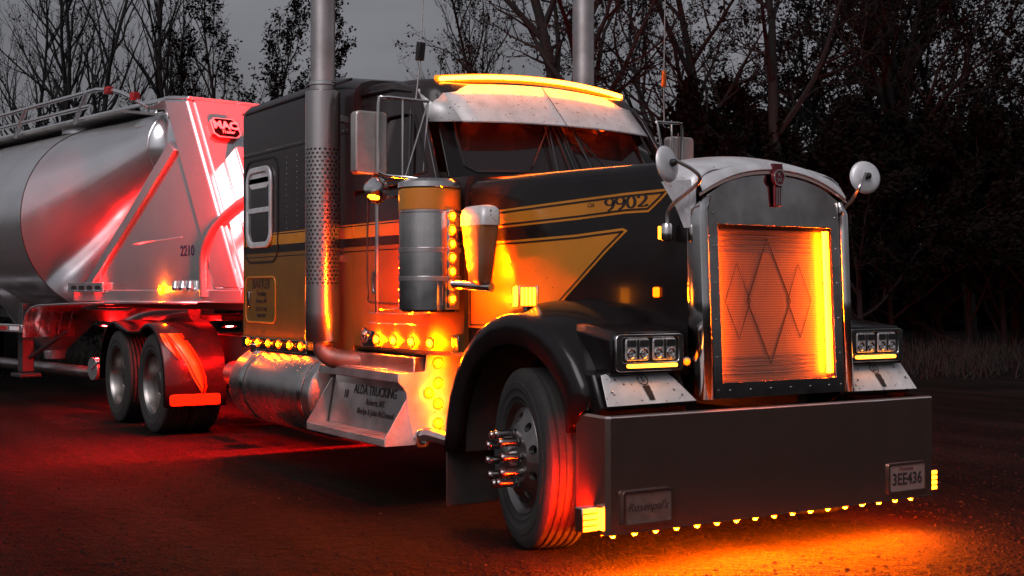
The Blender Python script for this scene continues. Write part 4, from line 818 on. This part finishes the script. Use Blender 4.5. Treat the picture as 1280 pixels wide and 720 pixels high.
# side support plates, nose posts, bulkhead
for s in SIDES:
    b = MB(); poly = [(-1.82, 1.47), (1.62, 1.47), (1.66, 1.57), (.63, 3.44), (.12, 3.50), (.36, 2.98)]
    b.prism([(-1.82, 1.47), (1.30, 1.47), (.40, 2.97)], lambda a, c, t: (a, s*(1.0+t), c), .006); sp = part('side_plate', b, 'trailp', TL)
    b = MB(); b.hexa([(1.22, s*1.03, 1.47), (1.70, s*1.03, 1.47), (1.70, s*.93, 1.47), (1.22, s*.93, 1.47), (.12, s*1.03, 3.50), (.63, s*1.03, 3.44), (.63, s*.93, 3.44), (.12, s*.93, 3.50)]); part('nose_post', b, 'trail', TL, .03)
    b = MB(); b.hexa([(-1.90, s*1.05, 1.47), (-1.70, s*1.05, 1.47), (-1.70, s*.97, 1.47), (-1.90, s*.97, 1.47), (.28, s*1.05, 3.02), (.42, s*1.05, 2.93), (.42, s*.97, 2.93), (.28, s*.97, 3.02)]); part('diagonal_channel', b, 'trail', TL, .008)
    b = MB(); b.hexa([(-1.25, s*.32, 3.60), (.10, s*.96, 3.30), (.08, s*.91, 3.30), (-1.27, s*.27, 3.60), (-1.8, s*.30, 3.66), (.14, s*.97, 3.505), (.12, s*.9, 3.505), (-1.82, s*.25, 3.66)]); part('nose_fairing', b, 'trail', TL)
    text('unit_number', '2210', .15, axes((1, 0, 0) if s < 0 else (-1, 0, 0), (0, 0, 1), (0, s, 0), (.62, s*1.0085, 1.87)), 'navy', sp, .001, 0, .003)
    b = MB(); b.tube([(-.6, s*1.008, 1.98), (.5, s*1.008, 2.02)], .008, 5); part('plate_crease', b, 'trailp', sp)
    # deck rails and slotted bracket
    b = MB(); b.box((-.2, s*.985, 1.405), (3.9, .10, .13)); part('deck_rail', b, 'trail', TL, .008)
    b = MB(); b.box((-1.75, s*1.06, 1.50), (.95, .02, .11)); br = part('slotted_bracket', b, 'trail', TL, .004)
    for k in range(4):
        b = MB(); b.prism(rrect(-2.13+.22*k, 1.475, -1.98+.22*k, 1.52, .015), lambda a, c, t: (a, s*(1.069+t), c), .004); part('slot', b, 'dark', br)
    pth = [(1.05, 1.345), (-.5, 1.34), (-2.0, 1.315), (-2.95, 1.29), (-3.2, 1.26), (-3.38, 1.18), (-3.47, 1.05), (-3.49, .87)]
    b = MB(); b.loft([[(x, s*1.13, z-.02), (x, s*1.125, z), (x, s*1.0, z+.005), (x, s*.45, z)] for x, z in pth]); part('splash_pan', b, 'trail', TL, solid=.008)
    for k in range(5):
        b = MB(); b.tube([(-3.30+.0*k, s*(.55+.13*k), 1.20), (-3.455, s*(.55+.13*k), .90)], .008, 5); part('pan_rib', b, 'trail', TL)
    o = lamp((.12, s*1.05, 1.475), (0.3, s, 0), TL, lamp_mesh('deck_marker', .026, 'amber', .8), 'deck_marker')
    b = MB(); b.tube(bez([(1.02, s*1.02, 1.40), (1.02, s*1.02, 1.80), (1.12, s*1.02, 1.98), (1.30, s*1.0, 2.14), (1.67, s*.97, 2.31), (1.86, s*.9, 2.36)], 5), .06, 14); part('nose_pipe', b, 'nosepipe', TL)
    for k in range(3): b = MB(); b.lathe([(.05, 0), (.06, .02), (.04, .09), (.02, .1)], (.45+.16*k, s*1.04, 1.47), (0, 0, 1), 10); part('pipe_fitting', b, 'chrome', TL)
    # red lamps under the nose; added deck row behind the bracket reddens the tank
    for tx in (-2.4, -1.2, 0.2): o = lamp((tx, s*.52, 1.02), (.1, s*-.1, 1), TL, lamp_mesh('under_lamp', .05, 'red_under', .04), 'under_lamp')
    for tx in (-2.05, -1.75, -1.45): o = lamp((tx, s*1.03, 1.475), (0.1, s*.15, 1), TL, lamp_mesh('deck_fill_lamp', .04, 'red_under', .04), 'deck_fill_lamp')
    # landing gear and side beam
    b = MB(); b.box((-8.0, s*1.08, .98), (9.0, .10, .10)); part('side_beam', b, 'trail', TL, .008)
    for k in range(6):
        b = MB(); b.box((-3.75-.4*k, s*1.132, .98), (.30, .004, .05)); part('reflective_tape', b, 'tape_red' if k % 2 else 'whitetext', TL)
    b = MB(); b.box((-4.05, s*.86, .85), (.16, .16, .9)); b.box((-4.05, s*.86, .36), (.34, .28, .05)); b.tube([(-4.05, s*.86, .55), (-3.3, s*.6, .95)], .03, 8); part('landing_leg', b, 'frame', TL, .01)
b = MB(); bt = .60
b.hexa([(1.705, -.94, 1.50), (1.705, .94, 1.50), (1.655, .94, 1.50), (1.655, -.94, 1.50), (.66, -.94, 3.435), (.66, .94, 3.435), (.61, .94, 3.43), (.61, -.94, 3.43)]); bulk = part('nose_bulkhead', b, 'trailp', TL)
b = MB(); b.hexa([(.10, -1.02, 3.50), (.64, -1.02, 3.44), (.64, 1.02, 3.44), (.10, 1.02, 3.50), (.10, -1.0, 3.535), (.64, -1.0, 3.475), (.64, 1.0, 3.475), (.10, 1.0, 3.535)]); part('nose_cap', b, 'trail', TL, .01)
sl_ = Vector((1.68-.635, 0, 1.50-3.435)).normalized(); nb = Vector((-sl_.z, 0, sl_.x)); nb = nb if nb.x > 0 else -nb
def bp(a, c, t): return Vector((.66, a, 3.435))+sl_*c+nb*t
b = MB(); b.hexa([bp(-.80, .72, .005), bp(.80, .72, .005), bp(.80, 2.15, .005), bp(-.80, 2.15, .005), bp(-.80, .72, .26), bp(.80, .72, .26), bp(.80, 2.15, .26), bp(-.80, 2.15, .26)]); part('nose_box', b, 'trail', TL, .02)
b = MB(); b.hexa([bp(-.62, .80, .262), bp(.62, .80, .262), bp(.62, 2.05, .262), bp(-.62, 2.05, .262), bp(-.62, .80, .275), bp(.62, .80, .275), bp(.62, 2.05, .275), bp(-.62, 2.05, .275)]); part('box_door', b, 'trail', TL, .006)
M['badgeblack'] = mat('badge_black', (.004, .004, .004), .9, spec=.02)
# maker badge
BC = (-.71, .36)
octo = [(-.20, .09), (-.13, .14), (.13, .14), (.20, .09), (.20, -.09), (.13, -.14), (-.13, -.14), (-.20, -.09)]
def bb(k): return [(BC[0]+a*k*.8, BC[1]-c*k*.85) for a, c in octo]
b = MB(); b.prism(bb(1.0), bp, .05); part('badge_body', b, 'tape_red', bulk, .006)
b = MB(); b.prism(bb(1.0), lambda a, c, t: bp(a, c, .051+t), .006); part('badge_rim', b, 'whitetext', bulk)
b = MB(); b.prism(bb(.90), lambda a, c, t: bp(a, c, .058+t), .004); part('badge_face', b, 'badgeblack', bulk)
text('badge_letters', 'MAC', .125, axes((0, 1, 0), -sl_, nb, bp(BC[0], BC[1]-.025, .0635)), 'whitetext', bulk, .001, 0, .006, 1.05)
text('badge_script', 'Trailer', .055, axes((0, 1, 0), -sl_, nb, bp(BC[0]+.01, BC[1]+.055, .0635)), 'whitetext', bulk, .001, .3, .001)
# frame, coupler, pipes, walkway
b = MB(); b.box((-.2, 0, 1.30), (3.4, 1.7, .07)); b.box((-6, 0, 1.15), (9, .9, .14)); part('upper_coupler', b, 'frame', TL, .01)
b = MB(); b.tube(bez([(-.3, -.35, 1.25), (-1.2, -.42, 1.20), (-1.75, -.5, 1.02), (-2.05, -.52, .80), (-2.15, -.52, .62)], 6), .17, 20); part('discharge_elbow', b, 'trail', TL)
b = MB(); b.cyl((-2.15, -.75, .52), (-2.15, -.28, .52), .10, seg=18); b.cyl((-2.15, -.80, .52), (-2.15, -.74, .52), .14, seg=18); b.cyl((-2.15, -.80, .52), (-1.95, -.80, .62), .02, seg=8); part('discharge_valve', b, 'trail', TL, .006)
b = MB(); b.tube([(-2.2, -.55, .44), (-12, -.55, .44)], .075, 14); part('discharge_pipe', b, 'steel', TL)
b = MB(); b.box((-6.4, 0, 3.66), (8.6, .9, .03)); part('walkway', b, 'tread', TL)
for s in SIDES:
    for z, x1 in ((3.98, -2.6), (3.80, -2.9)):
        b = MB(); b.tube(bez([(-11, s*.5, z), (-6, s*.5, z), (x1-.5, s*.5, z), (x1, s*.5, z-.01), (x1+.5, s*.46, z-.10), (-1.5, s*.42, 3.66)] if z > 3.9 else [(-11, s*.5, z), (-6, s*.5, z), (x1, s*.5, z)], 5), .028, 10); part('hand_rail', b, 'trail', TL)
    for tx in (-3.0, -5.0, -7.0, -9.0): b = MB(); b.tube([(tx-.32, s*.52, 3.62), (tx, s*.5, 3.98)], .032, 8); part('rail_post', b, 'trail', TL)
for q_ in ((-2.35, -.50, 3.93), (-1.75, -.45, 3.80)): b = MB(); b.box(q_, (.11, .09, .09)); part('top_lamp', b, 'tape_red', TL, .01)
b = MB(); b.lathe([(.30, 3.58), (.30, 3.72), (.26, 3.76), (.02, 3.80)], (-4.2, 0, 0), (0, 0, 1), 24); part('manhole', b, 'trail', TL)
# rear of the trailer: end cap, running gear
b = MB(); b.loft([circ(-12, 2.38, 1.22), circ(-12.15, 2.38, 1.12), circ(-12.25, 2.38, .7), circ(-12.28, 2.38, .02)], True); part('rear_cap', b, 'trail', TL)
b = MB(); b.box((-10.6, 0, .98), (2.6, .9, .12)); part('bogie_frame', b, 'frame', TL, .01)
for s in SIDES:
    for tx in (-10.2, -11.5):
        w = bpy.data.objects.new('trailer_wheel', None); COL.objects.link(w); w.parent = TL; w.location = (tx, s*1.085, .51); w.rotation_euler = (0, R(31*tx), 0 if s < 0 else math.pi)
        link('tyre', TYRE, w); link('rim', DRIM, w); o = link('inner_tyre', TYRE, w); o.location = (0, .32, 0)
for tx in (-10.2, -11.5):
    b = MB(); b.cyl((tx, -.8, .51), (tx, .8, .51), .065); part('trailer_axle', b, 'frame', TL)
# ================================================================== ground
def ground_mat():
    m = bpy.data.materials.new('gravel_ground'); m.use_nodes = True; nt = m.node_tree; N = nt.nodes; L = nt.links; b = N['Principled BSDF']
    tc = N.new('ShaderNodeTexCoord')
    def noise(sc, det=6, w=None):
        n = N.new('ShaderNodeTexNoise'); n.inputs['Scale'].default_value = sc; n.inputs['Detail'].default_value = det; L.new(tc.outputs['Object'], n.inputs[0]); return n
    def cr(n, a, ca, bb_, cb):
        r = N.new('ShaderNodeValToRGB'); e = r.color_ramp.elements; e[0].position = a; e[0].color = (*ca, 1); e[1].position = bb_; e[1].color = (*cb, 1); L.new(n.outputs[0], r.inputs[0]); return r
    def mix(f, A, B, mode='MIX'):
        x = N.new('ShaderNodeMix'); x.data_type = 'RGBA'; x.blend_type = mode
        if isinstance(f, float): x.inputs[0].default_value = f
        else: L.new(f, x.inputs[0])
        for v, s in ((A, x.inputs[6]), (B, x.inputs[7])):
            if isinstance(v, tuple): s.default_value = (*v, 1)
            else: L.new(v, s)
        return x.outputs[2]
    big = cr(noise(.5, 8), .35, (.008, .0062, .0055), .68, (.024, .0185, .0165)); fine = cr(noise(38, 8), .30, (.35, .33, .33), .72, (1.4, 1.35, 1.3))
    vo = N.new('ShaderNodeTexVoronoi'); vo.inputs['Scale'].default_value = 55; L.new(tc.outputs['Object'], vo.inputs['Vector'])
    st = N.new('ShaderNodeMapRange'); st.inputs['From Min'].default_value = .1; st.inputs['From Max'].default_value = .6; st.inputs['To Min'].default_value = 1.25; st.inputs['To Max'].default_value = .6; L.new(vo.outputs['Distance'], st.inputs['Value'])
    mp = N.new('ShaderNodeMapping'); mp.inputs['Scale'].default_value = (.10, 1.3, 1); mp.inputs['Rotation'].default_value = (0, 0, R(-12)); L.new(tc.outputs['Object'], mp.inputs[0])
    tn = N.new('ShaderNodeTexNoise'); tn.inputs['Scale'].default_value = 1.0; tn.inputs['Detail'].default_value = 4; L.new(mp.outputs[0], tn.inputs[0]); tr = cr(tn, .38, (.55, .53, .52), .62, (1.25, 1.22, 1.2))
    c = mix(1.0, big.outputs[0], fine.outputs[0], 'MULTIPLY'); c = mix(1.0, c, tr.outputs[0], 'MULTIPLY'); c = mix(1.0, c, st.outputs[0], 'MULTIPLY'); L.new(c, b.inputs['Base Color'])
    b.inputs['Roughness'].default_value = .85; b.inputs['Specular IOR Level'].default_value = .06
    bp1 = N.new('ShaderNodeBump'); bp1.inputs['Strength'].default_value = .9; bp1.inputs['Distance'].default_value = .012; L.new(vo.outputs['Distance'], bp1.inputs['Height'])
    bp1.invert = True
    bp2 = N.new('ShaderNodeBump'); bp2.inputs['Strength'].default_value = .8; bp2.inputs['Distance'].default_value = .05; L.new(noise(9, 8).outputs[0], bp2.inputs['Height']); L.new(bp1.outputs[0], bp2.inputs['Normal']); L.new(bp2.outputs[0], b.inputs['Normal'])
    return m
M['ground'] = ground_mat()
rng = random.Random(7)
def gz(x, y):                            # gentle ruts and hollows, flat under the tyres
    d = (Vector((x, y))-Vector((CAMLOC.x, CAMLOC.y))); f = d.x*FWD.x+d.y*FWD.y
    near = 1.0 if (y < -1.7 or x > .5) else 0.0
    return 0.0 if not near else .010*math.sin(x*1.9+.7*y)*math.sin(y*2.3+.4)*min(1, max(0, (-1.7-y)/.8 if y < -1.7 else (x-.5)/.8))
b = MB(); n = 90
xs = [-14+22*i/n for i in range(n+1)]; ysg = [-9+16*i/n for i in range(n+1)]
vs = [(x, y, gz(x, y)) for x in xs for y in ysg]; b.add(vs, [(i*(n+1)+j, (i+1)*(n+1)+j, (i+1)*(n+1)+j+1, i*(n+1)+j+1) for i in range(n) for j in range(n)])
X0, X1, Y0, Y1 = -14, 8, -9, 7; Bg = 1500
o4 = [(-Bg, -Bg, 0), (Bg, -Bg, 0), (Bg, Bg, 0), (-Bg, Bg, 0), (X0, Y0, 0), (X1, Y0, 0), (X1, Y1, 0), (X0, Y1, 0)]
b.add(o4, [(0, 1, 5, 4), (1, 2, 6, 5), (2, 3, 7, 6), (3, 0, 4, 7)])
g = link('ground', b.mesh('ground', 'ground', angle=80), None, kind='structure')
M['stone'] = mat('gravel_stone', (.020, .015, .013), .9, var=.5, vscale=30, spec=.03)
def stones(name, cnt, region, smin, smax):
    b = MB()
    for _ in range(cnt):
        x, y = region()
        if -10 < x < -.0 and -1.35 < y < 1.35: continue
        r = smin+(smax-smin)*rng.random()**3; z = gz(x, y)+r*.15; vs = []
        a0 = rng.random()*6.28
        for k in range(5): a = a0+k*1.2566; q = r*(.7+.5*rng.random()); vs.append((x+q*math.cos(a), y+q*math.sin(a)*.8, z+r*.12*rng.random()))
        vs += [(x+r*.3*(rng.random()-.5), y, z+r*(.4+.4*rng.random()))]
        b.add(vs, [(k, (k+1) % 5, 5) for k in range(5)])
    o = link(name, b.mesh(name, 'stone', True, 30), None, kind='stuff'); return o
def near_reg():
    D = 3.2+11*rng.random()**1.6; u = (rng.random()-.5)*1.0; p = CAMLOC+FWD*D+RIGHT*(u*D); return p.x, p.y
o = stones('gravel', 20000, near_reg, .003, .020); o['label'] = 'loose dark gravel strewn over the dirt lot'; o['category'] = 'gravel'
# ================================================================== trees
def leafmat(name, c): return mat(name, c, .8, var=.4, vscale=.8, spec=.03)
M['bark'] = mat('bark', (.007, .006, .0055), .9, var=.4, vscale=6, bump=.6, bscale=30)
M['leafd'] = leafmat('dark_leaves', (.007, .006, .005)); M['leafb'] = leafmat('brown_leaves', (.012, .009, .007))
def pos(u, D): p = CAMLOC+FWD*D+RIGHT*((u-640)/1596.92*D); return (p.x, p.y, 0)
def grow(seed, H, r0, lean=(0, 0), nb=22, first=.25, ang=48, lr=.40, levels=4, up=.35, leaves=0, leaf=.07, kids=(22, 8, 6, 4), droop=0., trunk_wob=.12, leaf_from=2):
    rg = random.Random(seed); tk = MB(); tw = MB(); tips = []
    def branch(p, d, L, r, lev):
        n = (10, 6, 4, 3, 2)[lev]; P = [Vector(p)]; Rr = [r]; d = Vector(d).normalized(); wob = (trunk_wob, .22, .3, .35, .3)[lev]
        for i in range(n):
            d = (d+Vector((rg.gauss(0, wob), rg.gauss(0, wob), rg.gauss(0, wob*.7)))*.6+Vector((0, 0, up*.22-droop*.1*lev))*(1 if lev else .6)).normalized()
            P.append(P[-1]+d*(L/n)); Rr.append(max(.0035, r*(1-(i+1)/n*.88)))
        (tk if lev <= 1 else tw).tube(P, Rr, (8, 5, 3, 3, 3)[lev], cap=False)
        if lev >= leaf_from: tips.append(P)
        if lev < levels:
            k = kids[lev]; k = max(2, int(k*(.75+.5*rg.random()))); f0 = first if lev == 0 else .22
            for j in range(k):
                t = f0+(1-f0)*(j+rg.random())/k; i = min(n-1, int(t*n)); q = P[i]+(P[i+1]-P[i])*(t*n-i); dd = (P[i+1]-P[i]).normalized()
                a = R(ang*(.7+.6*rg.random())*(1-.35*t)); az = rg.random()*6.283 if lev else j*2.4+rg.random()
                u = dd.orthogonal().normalized(); u = Matrix.Rotation(az, 3, dd) @ u; nd = dd*math.cos(a)+u*math.sin(a)
                branch(q, nd, L*lr*(1.15-.7*t if lev == 0 else 1.05-.4*t)*(.75+.5*rg.random()), min(Rr[i]*.62, r*.5), lev+1)
    branch((0, 0, -.1), (lean[0], lean[1], 1), H, r0, 0)
    tw.cur = 1
    for _ in range(leaves):
        P = tips[rg.randrange(len(tips))]; i = rg.randrange(len(P)-1); q = P[i]+(P[i+1]-P[i])*rg.random()+Vector((rg.gauss(0, .06), rg.gauss(0, .06), rg.gauss(0, .06)))
        e = leaf*(.6+.8*rg.random()); a = Vector((rg.gauss(0, 1), rg.gauss(0, 1), rg.gauss(0, 1))).normalized(); c = a.orthogonal().normalized()
        tw.add([q-a*e*.5, q+c*e*.32, q+a*e*.5, q-c*e*.32], [(0, 1, 2, 3)])
    return tk, tw
def proto(leafm, *a, **k):
    tk, tw = grow(*a, **k); return tk.mesh('trunk', 'bark', True, 60), tw.mesh('crown', ['bark', leafm], False)
PT = {}
PT['slim'] = [proto('leafb', 11+i, 12, .11, ang=34, lr=.33, kids=(26, 6, 5, 3), up=.55, leaves=250, leaf=.08) for i in range(3)]
PT['leafy'] = [proto('leafd', 31+i, 9.5, .12, ang=42, lr=.34, kids=(30, 8, 5, 3), up=.5, leaves=5500, leaf=.09, first=.08) for i in range(2)]
PT['spread'] = [proto('leafb', 51+i, 13, .26, ang=55, lr=.48, kids=(13, 8, 6, 4), up=.30, leaves=2600, leaf=.09, first=.25, trunk_wob=.16) for i in range(2)]
PT['dense'] = [proto('leafd', 71+i, 14, .20, ang=46, lr=.42, kids=(20, 9, 6, 3), up=.35, leaves=12000, leaf=.12, first=.12) for i in range(2)]
PT['bush'] = [proto('leafd', 91+i, 3.6, .06, ang=52, lr=.50, kids=(16, 7, 5, 2), up=.3, leaves=9000, leaf=.10, first=.03, levels=3) for i in range(2)]
DESC = {'slim': ('slender bare tree', 'tree'), 'leafy': ('narrow dark leafy tree', 'tree'), 'spread': ('wide bare spreading tree', 'tree'), 'dense': ('tall dense dark tree', 'tree'), 'bush': ('low dark bush', 'bush')}
def plant(kind, i, u, D, sc, rz, label, group, lean=None):
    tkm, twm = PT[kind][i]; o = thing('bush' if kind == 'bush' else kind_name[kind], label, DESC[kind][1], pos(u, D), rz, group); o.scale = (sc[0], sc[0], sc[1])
    if lean: o.rotation_euler.x, o.rotation_euler.y = lean
    link('trunk', tkm, o); link('crown', twm, o); return o
kind_name = {'slim': 'bare_tree', 'leafy': 'leafy_tree', 'spread': 'spreading_tree', 'dense': 'dense_tree'}
rt = random.Random(5)
GB = 'bare trees behind the trailer'
for u, D, sc in ((-60, 34, 1.0), (28, 33, .95), (75, 36, 1.0), (104, 32, 1.05), (150, 38, .95), (186, 34, 1.0), (235, 37, .9), (-10, 40, 1.0), (128, 42, .9), (60, 44, .85)):
    plant('slim', rt.randrange(3), u, D, (sc*1.1, sc), rt.random()*6, 'slender bare tree standing behind the tanker trailer', GB)
for u, D, sc in ((222, 33, .78), (268, 34, .98), (305, 36, .95), (345, 35, .88)):
    plant('leafy', rt.randrange(2), u, D, (sc*1.0, sc), rt.random()*6, 'narrow dark leafy tree beyond the trailer nose and sleeper', 'leafy trees beyond the sleeper')
plant('slim', 0, 452, 40, (.7, .62), 1.0, 'thin short bare sapling seen between the exhaust stack and the antenna', None)
plant('leafy', 1, 580, 38, (.75, 1.1), 2.0, 'narrow tree with sparse leaves rising behind the roof lights', None)
plant('slim', 2, 620, 36, (1.0, .95), 3.0, 'slender bare tree with fine twigs behind the cab roof', None)
plant('spread', 0, 684, 30, (.95, 1.0), .6, 'stout bare tree with a long side limb behind the cab roof', None)
plant('spread', 1, 752, 29, (.95, 1.1), 2.6, 'leaning bare tree beside the far exhaust stack', None, (R(-6), R(14)))
for u, D, sc, i in ((905, 33, .92, 0), (975, 31, .9, 1), (1100, 36, 1.0, 0)):
    plant('spread', i, u, D, (sc, sc), rt.random()*6, 'wide bare spreading tree standing over the hood', 'spreading trees beyond the hood')
for u, D, sc in ((850, 40, .95), (930, 43, 1.0), (1030, 39, .95), (1095, 42, 1.05), (1150, 36, 1.0), (1215, 40, 1.05), (1270, 35, 1.0), (1330, 38, 1.05), (1420, 37, 1.0), (1510, 41, 1.0), (1600, 36, 1.05), (1710, 40, 1.0)):
    plant('dense', rt.randrange(2), u, D, (sc, sc), rt.random()*6, 'tall dense dark tree in the wood beyond the grille', 'dense trees beyond the hood')
for u, D, sc in ((-30, 31, 1.0), (20, 30, .9), (130, 30, .95), (260, 31, 1.0), (330, 31, 1.0), (400, 34, .7), (640, 34, .8), (700, 36, .9), (780, 33, 1.0)):
    plant('bush', rt.randrange(2), u, D, (sc*1.1, sc), rt.random()*6, 'low dark bush at the foot of the trees behind the truck', 'bushes behind the truck')
for k in range(17):
    u = 840+46*k+rt.random()*20; plant('bush', rt.randrange(2), u, 29+rt.random()*5, (1.5, 1.35+.3*rt.random()), rt.random()*6, 'dense dark bush at the edge of the wood beyond the grille', 'bushes beyond the hood')
# far wood as one mass
b = MB(); rg = random.Random(3)
for k in range(40000):
    u = -500+2700*rg.random(); D = 47+14*rg.random(); h = (3.6 if u < 800 else 5.2)*(.6+.6*rg.random())*(.75+.25*math.sin(u*.021)); p = Vector(pos(u, D)); p.z = h*rg.random()**.8
    e = .16+.22*rg.random(); a = Vector((rg.gauss(0, 1), rg.gauss(0, 1), rg.gauss(0, 1))).normalized(); c = a.orthogonal().normalized()
    b.add([p-a*e, p+c*e*.7, p+a*e, p-c*e*.7], [(0, 1, 2, 3)])
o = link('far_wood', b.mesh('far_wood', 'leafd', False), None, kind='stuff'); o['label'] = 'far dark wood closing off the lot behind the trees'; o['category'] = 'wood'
# dry grass at the edge of the lot
M['grass'] = mat('dry_grass', (.010, .007, .005), .9, var=.4, vscale=.5)
b = MB()
for k in range(20000):
    u = -300+2100*rg.random(); D = 21+12*rg.random()**.8; p = Vector(pos(u, D)); h = .12+.45*rg.random()**2; w = .012; a = rg.random()*6.28; lx, ly = rg.gauss(0, .12), rg.gauss(0, .12)
    dx, dy = w*math.cos(a), w*math.sin(a); b.add([(p.x-dx, p.y-dy, 0), (p.x+dx, p.y+dy, 0), (p.x+lx, p.y+ly, h)], [(0, 1, 2)])
o = link('grass', b.mesh('grass', 'grass', False), None, kind='stuff'); o['label'] = 'rough dry grass along the edge of the gravel lot'; o['category'] = 'grass'
